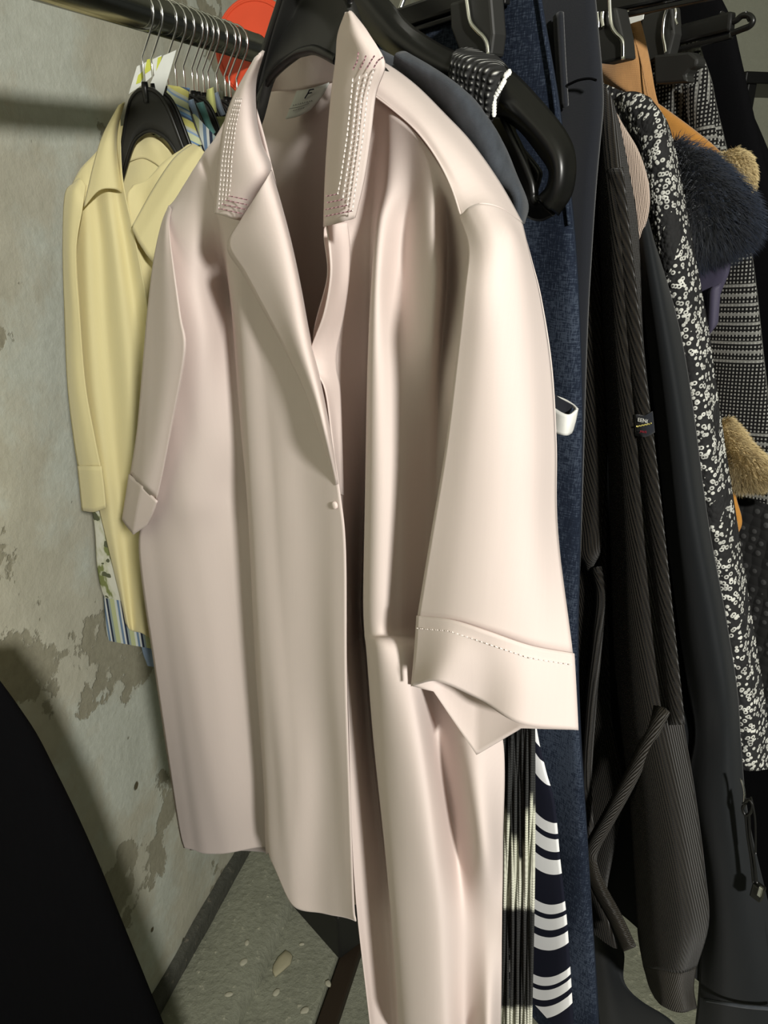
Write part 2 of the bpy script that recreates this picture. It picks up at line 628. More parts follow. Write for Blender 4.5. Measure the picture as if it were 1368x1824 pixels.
def scrib_mat():
    m, nt, b = mk('white_black_line_print')
    n1 = tex_noise(nt, uvnode(nt, (60, 60)), 1.0, 1)
    f = math_(nt, 'LESS_THAN', math_(nt, 'ABSOLUTE', math_(nt, 'SUBTRACT', n1, 0.5)), 0.03)
    setc(nt, b, mixc(nt, f, (0.72, 0.74, 0.74), (0.02, 0.02, 0.04)))
    b.inputs['Roughness'].default_value = 0.85
    return m
MAT['scribble'] = scrib_mat()

def plaster_mat():
    m, nt, b = mk('flaking_plaster')
    v = uvnode(nt, (1, 1, 1), obj=True)
    big = tex_noise(nt, v, 3.2, 6, 0.6)
    mid = tex_noise(nt, v, 11.0, 6, 0.65)
    fine = tex_noise(nt, v, 60.0, 5, 0.6)
    base = mixc(nt, mid, (0.47, 0.45, 0.35), (0.76, 0.74, 0.61))
    cool = mixc(nt, fine, (0.56, 0.58, 0.49), (0.77, 0.80, 0.71))
    c = mixc(nt, ramp(nt, big, [(0.47, (0, 0, 0)), (0.56, (1, 1, 1))]), base, cool)
    flake = tex_noise(nt, v, 3.4, 9, 0.62)
    expo = ramp(nt, flake, [(0.425, (1, 1, 1)), (0.437, (0, 0, 0))])
    c = mixc(nt, expo, c, mixc(nt, fine, (0.30, 0.28, 0.205), (0.48, 0.455, 0.345)))
    vo = tex_vor(nt, v, 9.0)
    pit = ramp(nt, math_(nt, 'ADD', vo.outputs['Distance'], math_(nt, 'MULTIPLY', mid, 0.22)), [(0.150, (1, 1, 1)), (0.18, (0, 0, 0))])
    c = mixc(nt, pit, c, (0.13, 0.11, 0.065))
    setc(nt, b, c)
    b.inputs['Roughness'].default_value = 0.9
    b.inputs['Specular IOR Level'].default_value = 0.15
    h = math_(nt, 'SUBTRACT', math_(nt, 'ADD', math_(nt, 'MULTIPLY', mid, 0.6), math_(nt, 'MULTIPLY', fine, 0.25)), math_(nt, 'MULTIPLY', math_(nt, 'ADD', expo, pit), 0.35))
    bumpn(nt, b, h, 0.5, 0.010)
    return m
MAT['plaster'] = plaster_mat()

def concrete_mat(name, c1, c2, speck):
    m, nt, b = mk(name)
    v = uvnode(nt, (1, 1, 1), obj=True)
    n1 = tex_noise(nt, v, 7.0, 6, 0.6)
    n2 = tex_noise(nt, v, 55.0, 5, 0.65)
    c = mixc(nt, math_(nt, 'MULTIPLY', math_(nt, 'ADD', n1, n2), 0.5), c1, c2)
    c = mixc(nt, ramp(nt, n2, [(0.62, (0, 0, 0)), (0.70, (1, 1, 1))]), c, speck)
    setc(nt, b, c)
    b.inputs['Roughness'].default_value = 0.85
    bumpn(nt, b, math_(nt, 'ADD', n1, n2), 0.6, 0.012)
    return m
MAT['concrete'] = concrete_mat('mossy_concrete', (0.16, 0.165, 0.12), (0.52, 0.53, 0.41), (0.62, 0.60, 0.46))
MAT['skirt'] = concrete_mat('dark_skirting', (0.05, 0.052, 0.042), (0.13, 0.13, 0.105), (0.20, 0.18, 0.14))
MAT['pale_wall'] = concrete_mat('pale_wall', (0.44, 0.45, 0.36), (0.58, 0.59, 0.48), (0.56, 0.57, 0.47))
# ------------------------------------------------------------------ the room
R_DIR = np.array([0.279, 0.960, 0.0]); R_DIR /= np.linalg.norm(R_DIR)
PERP = np.array([-R_DIR[1], R_DIR[0], 0.0])         # towards the left wall
WALL_OFF = 0.86

def wallP(u, z, out=0.0):
    return PERP * (WALL_OFF - out) + R_DIR * u + np.array([0, 0, z])

def floorP(px, py, z=0.0):
    r = ray(px, py)
    return CAM + r * ((z - CAM[2]) / r[2])

def rough_wall(name, f, us, zs, amp, mat):
    vs = []
    for z in zs:
        for u in us:
            h = amp * (noise.noise(Vector((u * 4, z * 4, 1.3))) + 0.5 * noise.noise(Vector((u * 13, z * 13, 4.1))))
            vs.append(f(u, z, h))
    o = link_mesh(name, vs, grid_faces(len(zs), len(us)), mat, None, [(0, 0)] * len(vs))
    solidify(o, 0.05, -1.0)
    return struct(o)

rough_wall('wall_left', wallP, np.linspace(-1.6, 4.2, 190), np.linspace(-0.12, 2.95, 110), 0.006, MAT['plaster'])
rough_wall('wall_back', lambda u, z, h: PERP * (WALL_OFF - u) + R_DIR * (4.0 - h) + np.array([0, 0, z]),
           np.linspace(-0.1, 5.5, 40), np.linspace(-0.12, 2.95, 24), 0.004, MAT['pale_wall'])

def quad_slab(name, corners, z, th, mat):
    top = [np.array([c[0], c[1], z]) for c in corners]
    bot = [p - np.array([0, 0, th]) for p in top]
    n = len(top)
    fs = [tuple(range(n)), tuple(range(2 * n - 1, n - 1, -1))] + [(i, i + n, (i + 1) % n + n, (i + 1) % n) for i in range(n)]
    return link_mesh(name, top + bot, fs, mat, None, [(0, 0)] * (2 * n), smooth=False)

e0, e1 = floorP(605, 1690), floorP(557, 1824)
ed = (e0 - e1) / np.linalg.norm(e0 - e1)
far_e, near_e = e0 + ed * 3.0, e1 - ed * 2.0
sl = quad_slab('floor', [wallP(-1.6, 0), near_e, far_e, wallP(4.2, 0)], 0.0, 0.12, MAT['concrete'])
struct(bevel(sl, 0.012, 2))
side = np.array([ed[1], -ed[0], 0.0])
lo = quad_slab('floor_lower', [near_e + side * 0.002, near_e + side * 4.5, far_e + side * 4.5, far_e + side * 0.002], -0.05, 0.08, MAT['concrete'])
struct(lo)
pl = quad_slab('trim_1', [near_e + side * 0.004, near_e + side * 0.05, far_e + side * 0.05, far_e + side * 0.004], -0.012, 0.038, MAT['brown'])
struct(bevel(pl, 0.004))
# dark skirting with a rounded top, then a raised kerb of concrete against it
def wall_strip(name, prof, u0, u1, mat, amp=0.003, nu=80):
    vs = []
    us = np.linspace(u0, u1, nu)
    for u in us:
        for (o, z) in prof:
            h = amp * noise.noise(Vector((u * 9, o * 30, z * 30)))
            vs.append(wallP(u, z + h, o + h))
    ob = link_mesh(name, vs, grid_faces(nu, len(prof)), mat, None, [(0, 0)] * len(vs))
    return struct(ob)
wall_strip('baseboard_left', [(0.0, 0.085), (0.016, 0.082), (0.022, 0.07), (0.024, 0.01), (0.024, 0.0)], -1.6, 4.0, MAT['skirt'])
wall_strip('trim_2', [(0.022, 0.034), (0.06, 0.037), (0.12, 0.036), (0.18, 0.034), (0.196, 0.026), (0.205, 0.0)], -1.6, 4.0, MAT['concrete'], 0.006)
cl = quad_slab('ceiling', [wallP(-1.9, 0), wallP(-1.9, 0) - PERP * 5, wallP(4.2, 0) - PERP * 5, wallP(4.2, 0)], 2.93, 0.05, MAT['pale_wall'])
struct(cl)

# fallen bits of plaster and one pale leaf on the slab
def chip(name, px, py, r, flat, mat, label, cat, ang=0.0, elong=1.0, grp=None, z=0.001):
    c = floorP(px, py, z)
    n = 9
    vs = []
    for lay, (k, zz) in enumerate(((1.0, 0.0), (0.92, flat * 0.6), (0.5, flat))):
        for a in range(n):
            th = 2 * math.pi * a / n
            rr = r * k * (1 + 0.35 * noise.noise(Vector((a * 1.7, px * 0.1, 0))))
            x, y = rr * elong * math.cos(th), rr * math.sin(th)
            vs.append(c + np.array([x * math.cos(ang) - y * math.sin(ang), x * math.sin(ang) + y * math.cos(ang), zz]))
    f = grid_faces(3, n, wrap=True) + [tuple(range(n - 1, -1, -1)), tuple(range(2 * n, 3 * n))]
    return tag(link_mesh(name, vs, f, mat, None, [(0, 0)] * len(vs)), label, cat, grp)
MAT['leaf'] = plain('dry_leaf', (0.52, 0.48, 0.32), 0.8)
MAT['chip'] = plain('plaster_chip', (0.58, 0.56, 0.43), 0.85)
chip('dry_leaf', 503, 1716, 0.020, 0.006, MAT['leaf'], 'pale dry leaf lying on the mossy concrete slab below the pink shirt', 'leaf', 1.05, 2.0, z=0.002)
for (px, py, r, lab) in [(492, 1768, .008, 'larger cream plaster crumb just below the pale leaf on the slab'), (543, 1800, .008, 'cream plaster crumb nearest the bottom edge of the slab'),
                         (584, 1752, .007, 'cream plaster crumb beside the brown plank'), (538, 1682, .005, 'tiny cream plaster crumb above the pale leaf on the slab')]:
    chip('plaster_chip', px, py, r, 0.003, MAT['chip'], lab, 'plaster chip', random.random() * 3, 1.5, 'plaster crumbs')
for (px, py, r, lab) in [(440, 1680, .006, 'farthest plaster crumb on the raised kerb by the skirting'), (434, 1714, .008, 'largest plaster crumb on the raised kerb by the skirting'),
                         (408, 1772, .007, 'plaster crumb nearest the bottom on the raised kerb')]:
    chip('plaster_chip', px, py, r, 0.004, MAT['chip'], lab, 'plaster chip', random.random() * 3, 1.6, 'plaster crumbs', z=0.0335)

# black storage box standing on the slab under the pink shirt
b0 = floorP(604, 1716, 0.001)
b_l = floorP(522, 1622, 0.001) - b0; b_l /= np.linalg.norm(b_l)
bax = (np.array([b_l[1], -b_l[0], 0]), b_l, np.array([0, 0, 1.0]))
bt = thing('storage_box', 'black box on the concrete slab, half hidden below the pink shirt hem', 'box', b0 + bax[0] * 0.17 + bax[1] * 0.13)
bc = b0 + bax[0] * 0.17 + bax[1] * 0.13
v, f = box_data(bc + bax[2] * 0.075, bax, (0.165, 0.125, 0.0745))
bevel(link_mesh('body', v, f, MAT['plastic_matte'], bt, [(0, 0)] * 8, False), 0.008, 3)
v, f = box_data(bc + bax[2] * 0.158, bax, (0.172, 0.132, 0.009))
bevel(link_mesh('lid', v, f, MAT['plastic_matte'], bt, [(0, 0)] * 8, False), 0.006, 3)

# ------------------------------------------------------------------ two clothes rails
RAIL_R = 0.0195
railA = CAM + ray(262, 24) * 0.9
RAIL_Z = railA[2]
def rail_u(px, dz):
    """distance along the left rail where a point dz above the rail axis shows at picture column px."""
    lo_, hi_ = -0.5, 3.0
    for _ in range(60):
        m_ = (lo_ + hi_) / 2
        if project(railA + R_DIR * m_ + np.array([0, 0, dz]))[0] < px:
            lo_ = m_
        else:
            hi_ = m_
    return lo_
u_end = rail_u(442, 0.0)
rt = thing('clothes_rail', 'dark chrome clothes rail crowded with hangers along the flaking plaster wall', 'clothes rail', railA - R_DIR * 1.2)
tube('bar', [railA - R_DIR * 1.2, railA + R_DIR * (u_end + 0.05)], RAIL_R, MAT['rail'], rt, 24)
br = railA - R_DIR * 1.15
tube('wall_bracket', [br, br + PERP * 0.20], 0.010, MAT['rail'], rt, 12)

# red divider disc threaded on the rail end
dc = railA + R_DIR * (u_end + 0.03)
dd = thing('divider_disc', 'round red-orange plastic disc at the end of the dark chrome rail', 'rail disc', dc - np.array([0, 0, 0.062]))
axu, axv = np.array([0, 0, 1.0]), PERP
def disc_rings(specs, n=48):
    vs = []
    for (rad, along) in specs:
        for a in range(n):
            th = 2 * math.pi * a / n
            vs.append(dc - np.array([0, 0, 0.0]) + R_DIR * along + rad * (math.cos(th) * axu + math.sin(th) * axv))
    return vs, grid_faces(len(specs), n, wrap=True)
v, f = disc_rings([(0.0200, 0.0), (0.0200, -0.004), (0.066, -0.004), (0.068, -0.002), (0.068, 0.002), (0.066, 0.004), (0.0200, 0.004), (0.0200, 0.0)])
link_mesh('plate', v, f, MAT['red'], dd, [(0, 0)] * len(v), True).modifiers.new('e', 'EDGE_SPLIT')
v, f = disc_rings([(0.060, -0.004), (0.061, -0.0055), (0.063, -0.0055), (0.064, -0.004)])
link_mesh('raised_rim', v, f, MAT['red'], dd, [(0, 0)] * len(v), True)

# ------------------------------------------------------------------ hanging planes
RACK_Z = CAM[2] + 0.185
PK = Plane((-0.06, 0.57), (0.58, -0.815))
YL_P = railA
YL = Plane((railA[0], railA[1]), (0.96, -0.279))

# second rail, just above the picture, carries the pink shirt and the dark row
rr0 = PK.W(0, RACK_Z, 0.10)
rr1 = PK.W(0, RACK_Z, -1.15)
r2 = thing('garment_rack', 'black metal garment rack carrying the crowded row of dark clothes', 'clothes rack', np.array([rr1[0], rr1[1], -0.05]))
tube('bar', [rr0, rr1], 0.014, MAT['dark_metal'], r2, 20)
tube('post', [rr1 + np.array([0, 0, 0.02]), np.array([rr1[0], rr1[1], -0.05])], 0.014, MAT['dark_metal'], r2, 16)

def hook_pts(plane, off, s0, z_stem, z_rail, r=0.018, n=10, flip=1):
    """wire hook: stem, bend to one side, arc over the bar."""
    pts = [plane.W(s0, z_stem, off), plane.W(s0, z_rail - 0.052, off), plane.W(s0, z_rail - 0.046, off)]
    pts += [plane.W(s0 + flip * r * 0.85, z_rail - 0.014, off)]
    for k in range(n + 1):
        th = math.radians(-12 + (205) * k / n)
        pts.append(plane.W(s0 + flip * r * math.cos(th), z_rail + r * math.sin(th), off))
    return pts

# ------------------------------------------------------------------ pink shirt
PZ = PK.W(0, 0.9, 0)
pink = thing('shirt', 'pale pink short-sleeved shirt with topstitched collar on a broad black hanger', 'shirt', PZ)
def pp(name, ctrl, nu=24, nv=40, wr=(0.0012, 14, 5), seed=0.0, mat='pink', thick=0.0009, par=None, lin=''):
    return patch(name, PK, ctrl, MAT[mat], par or pink, nu, nv, thick, wr, seed, lin)

def rows(xs_rows, offs):
    """rows of (px,py) + per-column offs (list, or list of lists)."""
    out = []
    for i, r in enumerate(xs_rows):
        o = offs[i] if isinstance(offs[0], (list, tuple)) else offs
        out.append([(p[0], p[1], o[j]) for j, p in enumerate(r)])
    return out

# back panel, seen inside the neck
pp('back_panel', rows([
    [(405, 205), (450, 165), (505, 150), (560, 143), (620, 150), (700, 200), (790, 290), (840, 380)],
    [(330, 370), (400, 345), (470, 335), (540, 335), (620, 340), (700, 350), (780, 370), (860, 400)],
    [(345, 600), (410, 590), (470, 590), (540, 590), (620, 590), (700, 590), (780, 600), (860, 600)],
    [(320, 900), (380, 900), (460, 900), (540, 900), (620, 900), (700, 900), (780, 900), (860, 900)],
    [(300, 1200), (380, 1200), (470, 1200), (550, 1200), (640, 1200), (720, 1200), (800, 1230), (880, 1260)],
    [(335, 1490), (400, 1490), (490, 1500), (560, 1560), (670, 1590), (760, 1600), (830, 1600), (892, 1600)],
    [(338, 1500), (402, 1500), (492, 1508), (560, 1570), (665, 1610), (760, 1840), (830, 1850), (887, 1850)]],
    [[-.030, -.034, -.036, -.034, -.032, -.030, -.026, -.022]] + [[-.030, -.028, -.040, -.030, -.040, -.036, -.032, -.022]] * 6), 50, 70, seed=3)

# left front (far side of the placket)
FL = [
    [(300, 368), (322, 338), (347, 298), (366, 268), (392, 240), (422, 214), (458, 192)],
    [(293, 402), (335, 392), (378, 384), (404, 382), (432, 377), (466, 367), (500, 355)],
    [(295, 500), (345, 500), (393, 495), (415, 495), (448, 490), (490, 480), (528, 470)],
    [(300, 620), (357, 612), (406, 604), (428, 602), (464, 598), (508, 594), (550, 592)],
    [(285, 770), (350, 772), (420, 772), (441, 772), (482, 772), (532, 770), (586, 768)],
    [(262, 900), (340, 890), (429, 888), (449, 888), (495, 890), (550, 890), (604, 888)],
    [(250, 985), (330, 985), (434, 985), (456, 985), (500, 985), (560, 985), (613, 985)],
    [(276, 1190), (350, 1195), (446, 1200), (468, 1200), (515, 1200), (565, 1200), (617, 1200)],
    [(305, 1395), (375, 1400), (461, 1400), (479, 1400), (525, 1400), (575, 1400), (624, 1400)],
    [(319, 1482), (382, 1496), (464, 1484), (480, 1490), (518, 1560), (572, 1590), (631, 1600)],
    [(327, 1510), (385, 1522), (465, 1509), (483, 1530), (522, 1610), (576, 1628), (636, 1640)]]
fo = [[-.010, -.004, .004, .008, .008, .006, .010]] + [[.018, .014, .006, .014, .014, .012, .016]] + \
     [[.030, .016, -.014, .016, .016, .014, .020]] * 3 + [[.036, .018, -.022, .018, .018, .016, .022]] * 3 + \
     [[.036, .018, -.022, .014, .020, .012, .020]] * 3
def crease(R_, O_, a, f_, d_):
    """add a control column right before a ridge so the fold edge turns sharply"""
    for r in R_:
        r.insert(a + 1, (r[a][0] + (r[a + 1][0] - r[a][0]) * f_, r[a][1] + (r[a + 1][1] - r[a][1]) * f_))
    return R_, [[*o[:a + 1], o[a] * .9 + o[a + 1] * .1 - d_, *o[a + 1:]] for o in O_]
FL, fo = crease(FL, fo, 2, .55, .002)
pp('front_panel', rows(FL, fo), 120, 130, wr=(0.0030, 24, 3), seed=1.0)

# lapel rolled back on the left front
LP_IN = [(483, 303), (500, 360), (518, 430), (535, 510), (552, 600), (572, 685), (587, 765), (601, 862)]
LP_OUT = [(430, 392), (405, 440), (433, 487), (469, 552), (509, 627), (545, 702), (572, 782), (598, 864)]
ctrl = []
for a, b_ in zip(LP_IN, LP_OUT):
    row = []
    for k, o in ((0.0, .024), (0.12, .038), (0.5, .043), (1.0, .034)):
        row.append((a[0] + (b_[0] - a[0]) * k, a[1] + (b_[1] - a[1]) * k, o))
    ctrl.append(row)
ctrl[-1] = [(x, y, .022) for x, y, o in ctrl[-1]]
pp('lapel', ctrl, 20, 60, wr=(0.001, 20, 8), seed=2)

# left collar leaf
CI = [(470, 90), (456, 145), (457, 205), (467, 255), (484, 304), (458, 350), (431, 393)]
CO = [(455, 104), (418, 170), (400, 225), (391, 280), (386, 325), (383, 360), (382, 380)]
ctrl = []
for a, b_ in zip(CI, CO):
    row = []
    for k, o in ((0.0, .012), (0.15, .034), (0.55, .042), (1.0, .038)):
        row.append((a[0] + (b_[0] - a[0]) * k, a[1] + (b_[1] - a[1]) * k, o))
    ctrl.append(row)
colL = pp('collar_leaf', ctrl, 18, 40, wr=(0.0005, 20, 8), seed=4, thick=0.0016)

# collar standing behind the neck
pp('collar_stand', rows([
    [(452, 150), (480, 108), (520, 84), (565, 72), (612, 78)],
    [(455, 172), (480, 140), (520, 122), (560, 114), (606, 112)],
    [(452, 188), (480, 164), (520, 162), (556, 155), (602, 146)]],
    [[-.012, -.018, -.022, -.022, -.016], [-.016, -.024, -.028, -.028, -.02], [-.018, -.028, -.033, -.032, -.024]]), 26, 16, seed=5)

# maker's label sewn in the back neck
lb = patch('neck_label', PK, rows([
    [(529, 162), (548, 159), (567, 154), (587, 147)],
    [(519, 188), (537, 184), (555, 179), (573, 171)],
    [(509, 212), (524, 209), (538, 204), (553, 196)]],
    [[-.029, -.027, -.026, -.026], [-.026, -.023, -.022, -.022], [-.024, -.021, -.019, -.021]]), MAT['label_cloth'], pink, 14, 10, 0.0006)
lb['label'] = 'pale grey satin label with a handwritten letter F'
def strokes(name, plane, segs, off, w, mat, parent):
    parts = []
    for seg in segs:
        pts = [plane.P(x, y, off) for x, y in seg]
        parts.append(tube_data(pts, w, 5))
    return multi(name, parts, mat, parent)
strokes('letter_f', PK, [[(543, 175), (548, 167), (551, 160.5)], [(551, 160.5), (558.5, 158.8)], [(549, 166.5), (555, 165)]], -.0225, 0.00042, MAT['ink'], lb)
pr = []
for k in range(9):
    x = 522 + k * 4.0
    pr.append([(x, 189 - k * 1.0), (x + 1.2, 186.4 - k), (x + 2.4, 188.6 - k)])
for k in range(6):
    x = 522 + k * 4.4
    pr.append([(x, 197.5 - k * 1.15), (x + 2.6, 195.8 - k * 1.15)])
pr.append([(515, 194), (535, 190), (550, 184)])
strokes('printed_lines', PK, pr, -.0205, 0.00016, MAT['grey_ink'], lb)

# right front (near side of the placket)
FR = [
    [(604, 150), (632, 156), (662, 168), (702, 198), (742, 233), (776, 278), (803, 330), (822, 386)],
    [(592, 330), (618, 330), (658, 325), (695, 325), (738, 325), (775, 335), (802, 360), (826, 396)],
    [(580, 412), (602, 410), (652, 405), (680, 400), (728, 400), (772, 400), (802, 410), (834, 430)],
    [(587, 492), (604, 500), (650, 500), (672, 500), (722, 500), (775, 500), (800, 505), (830, 530)],
    [(560, 604), (590, 605), (647, 600), (667, 600), (718, 600), (772, 600), (792, 610), (822, 630)],
    [(578, 690), (600, 690), (646, 690), (664, 690), (716, 690), (768, 690), (788, 700), (815, 710)],
    [(601, 880), (611, 880), (642, 880), (660, 880), (712, 880), (764, 880), (790, 880), (830, 880)],
    [(612, 1060), (622, 1060), (638, 1060), (656, 1060), (708, 1060), (760, 1060), (795, 1060), (850, 1060)],
    [(614, 1135), (624, 1135), (641, 1128), (658, 1128), (708, 1128), (760, 1130), (800, 1140), (858, 1150)],
    [(616, 1170), (627, 1170), (645, 1165), (662, 1160), (712, 1160), (765, 1170), (810, 1190), (866, 1200)],
    [(621, 1320), (636, 1320), (657, 1320), (676, 1320), (745, 1320), (785, 1320), (835, 1320), (898, 1325)],
    [(627, 1500), (645, 1500), (675, 1500), (695, 1500), (770, 1500), (815, 1500), (860, 1500), (896, 1500)],
    [(637, 1642), (653, 1650), (686, 1645), (708, 1645), (782, 1640), (828, 1640), (866, 1640), (893, 1640)],
    [(661, 1860), (673, 1860), (702, 1860), (724, 1860), (792, 1860), (830, 1860), (866, 1860), (888, 1860)]]
fo = [[.012, .012, .010, .010, .010, .010, .010, .008],
      [.010, .006, -.006, .008, .002, .008, .000, .008],
      [.010, .002, -.012, .014, -.004, .010, -.006, .004],
      [.014, .004, -.014, .020, -.004, .012, -.010, .002],
      [.020, .004, -.016, .024, .004, .004, -.012, .000],
      [.016, .002, -.018, .026, .010, -.004, -.014, -.002],
      [.012, .002, -.022, .028, .016, -.008, -.016, -.006],
      [.010, .000, -.024, .030, .018, -.008, -.018, -.010],
      [.010, .000, -.024, .030, .018, -.008, -.018, -.010],
      [.010, .000, -.020, .038, .034, .014, -.004, -.008],
      [.010, .000, -.020, .034, .034, -.006, .008, -.010],
      [.010, .000, -.020, .030, .030, -.010, .012, -.012],
      [.010, .000, -.018, .028, .026, .000, -.006, -.012],
      [.010, .000, -.016, .026, .024, -.002, .010, -.012]]
FR, fo = crease(FR, fo, 2, .55, .002)
pp('front_panel', rows(FR, fo), 120, 140, wr=(0.0028, 22, 3), seed=7.0)

# facing turned out along the right front edge
pp('front_facing', rows([
    [(579, 398), (597, 398), (618, 396)],
    [(585, 440), (602, 440), (622, 440)],
    [(587, 492), (602, 494), (620, 496)],
    [(575, 560), (594, 560), (612, 560)],
    [(553, 624), (575, 624), (600, 624)],
    [(558, 656), (578, 657), (600, 658)],
    [(578, 692), (590, 694), (606, 696)],
    [(590, 770), (599, 772), (609, 774)],
    [(602, 878), (606, 880), (612, 882)]],
    [[.030, .020, .012], [.034, .020, .010], [.034, .020, .010], [.032, .020, .008], [.030, .022, .010], [.028, .020, .008], [.024, .016, .006], [.020, .012, .006], [.018, .012, .005]]), 14, 50, seed=8)

# yoke and shoulder on the near side
pp('shoulder_yoke', rows([
    [(632, 92), (684, 112), (740, 152), (795, 206), (840, 254), (888, 322), (930, 398)],
    [(628, 108), (680, 126), (732, 168), (783, 222), (825, 274), (866, 335), (903, 386)],
    [(622, 124), (672, 146), (719, 184), (763, 228), (801, 286), (836, 350), (862, 374)],
    [(614, 146), (664, 168), (703, 198), (742, 233), (776, 278), (803, 330), (822, 387)]],
    [[-.030, -.030, -.030, -.030, -.028, -.026, -.020], [-.004, -.004, -.004, -.003, -.001, .002, .006],
     [.008, .008, .008, .009, .011, .014, .020], [.012, .012, .012, .012, .013, .016, .022]]), 50, 24, wr=(0.0008, 16, 6), seed=9)

# near sleeve: front face, rear face, two-part cuff
SL = [
    [(822, 387), (838, 370), (862, 363), (895, 372), (930, 397)],
    [(838, 442), (865, 432), (892, 426), (921, 428), (946, 462)],
    [(831, 520), (866, 520), (901, 516), (936, 516), (963, 530)],
    [(816, 650), (860, 650), (905, 646), (946, 646), (982, 652)],
    [(797, 800), (846, 800), (900, 796), (950, 796), (990, 790)],
    [(771, 950), (830, 950), (890, 946), (946, 946), (992, 946)],
    [(746, 1098), (806, 1106), (870, 1127), (946, 1152), (1018, 1165)]]
pp('sleeve', rows(SL, [[.022, .024, .022, .010, -.018], [.032, .034, .030, .018, -.008]] + [[.041, .041, .034, .020, -.006]] * 4 + [[.041, .043, .037, .022, .000]]), 40, 70, wr=(0.0016, 12, 4), seed=10)
pp('sleeve', rows(SL, [[.020, .000, -.016, -.020, -.019], [.028, -.002, -.020, -.020, -.010]] + [[.034, -.002, -.024, -.022, -.008]] * 4 + [[.034, .002, -.022, -.016, -.002]]), 30, 50, seed=11)
pp('cuff', rows([
    [(744, 1096), (806, 1104), (870, 1125), (946, 1150), (1021, 1164)],
    [(740, 1158), (800, 1160), (868, 1186), (940, 1220), (1025, 1232)],
    [(734, 1222), (782, 1214), (856, 1247), (928, 1289), (1029, 1300)]],
    [[.042, .0445, .039, .024, .001], [.043, .049, .038, .028, .003], [.043, .053, .037, .032, .005]]), 44, 20, wr=(0.0006, 16, 8), seed=12, thick=0.0016)
pp('cuff', rows([
    [(744, 1100), (790, 1130), (850, 1150), (940, 1160), (1019, 1166)],
    [(742, 1160), (790, 1210), (850, 1265), (935, 1240), (1024, 1232)],
    [(735, 1221), (772, 1232), (850, 1344), (928, 1297), (1028, 1299)]],
    [[.036, .016, .004, -.004, .000], [.037, .022, .016, .006, .002], [.037, .030, .022, .014, .004]]), 45, 20, wr=(0.0006, 16, 8), seed=13, thick=0.0016, lin='u')

# far sleeve
SF = [
    [(301, 366), (303, 368), (305, 372)],
    [(287, 402), (294, 402), (301, 404)],
    [(273, 470), (291, 472), (309, 476)],
    [(263, 560), (292, 560), (321, 562)],
    [(257, 628), (293, 628), (329, 628)],
    [(245, 762), (275, 764), (305, 766)],
    [(232, 846), (254, 868), (279, 894)]]
pp('sleeve', rows(SF, [[-.01, .0, .004], [.0, .02, .022], [.01, .032, .036], [.014, .038, .042], [.016, .042, .044], [.018, .044, .042], [.018, .046, .042]]), 24, 50, seed=14)
pp('sleeve', rows(SF, [[-.012, -.01, .002], [-.002, .0, .018], [.008, .010, .032], [.012, .012, .038], [.014, .012, .040], [.016, .014, .038], [.016, .016, .038]]), 16, 40, seed=15)
pp('cuff', rows([
    [(231, 844), (254, 866), (280, 893)],
    [(225, 884), (245, 908), (272, 915)],
    [(218, 925), (238, 952), (262, 936)]],
    [[.018, .047, .044], [.019, .049, .045], [.020, .050, .045]]), 19, 14, seed=16, thick=0.0016, lin='u')

# small shirt button on the placket
bp = PK.P(596, 900, .0225)
v, f = [], []
rings = ((0.0, .001), (.0020, .001), (.0027, .0006), (.0027, -.001))
for rad, dz in rings:
    for a in range(20):
        th = 2 * math.pi * a / 20
        v.append(bp + PK.n * dz + rad * (math.cos(th) * PK.d + math.sin(th) * np.array([0, 0, 1.0])))
link_mesh('button', v, grid_faces(4, 20, wrap=True), MAT['pink'], pink, [(0, 0)] * len(v))

# topstitching: dashes following the collar edges and the cuff
def dashes(plane, poly, off_f, dash, gap, w, jit=0.0):
    pts = np.array(poly, float)
    seg = np.linalg.norm(np.diff(pts, axis=0), axis=1)
    L = np.concatenate([[0], np.cumsum(seg)])
    out, x = [], 0.0
    def at(d):
        i = min(np.searchsorted(L, d, 'right') - 1, len(seg) - 1)
        k = (d - L[i]) / seg[i]
        return pts[i] * (1 - k) + pts[i + 1] * k
    while x < L[-1] - dash * 0.4:
        a, b_ = at(x), at(min(x + dash, L[-1]))
        A = plane.P(a[0], a[1], off_f(a)); B = plane.P(b_[0], b_[1], off_f(b_))
        out.append(tube_data([A, A * 0.5 + B * 0.5 + plane.n * w * 0.5, B], w, 5))
        x += dash + gap
    return out
light, dark = [], []
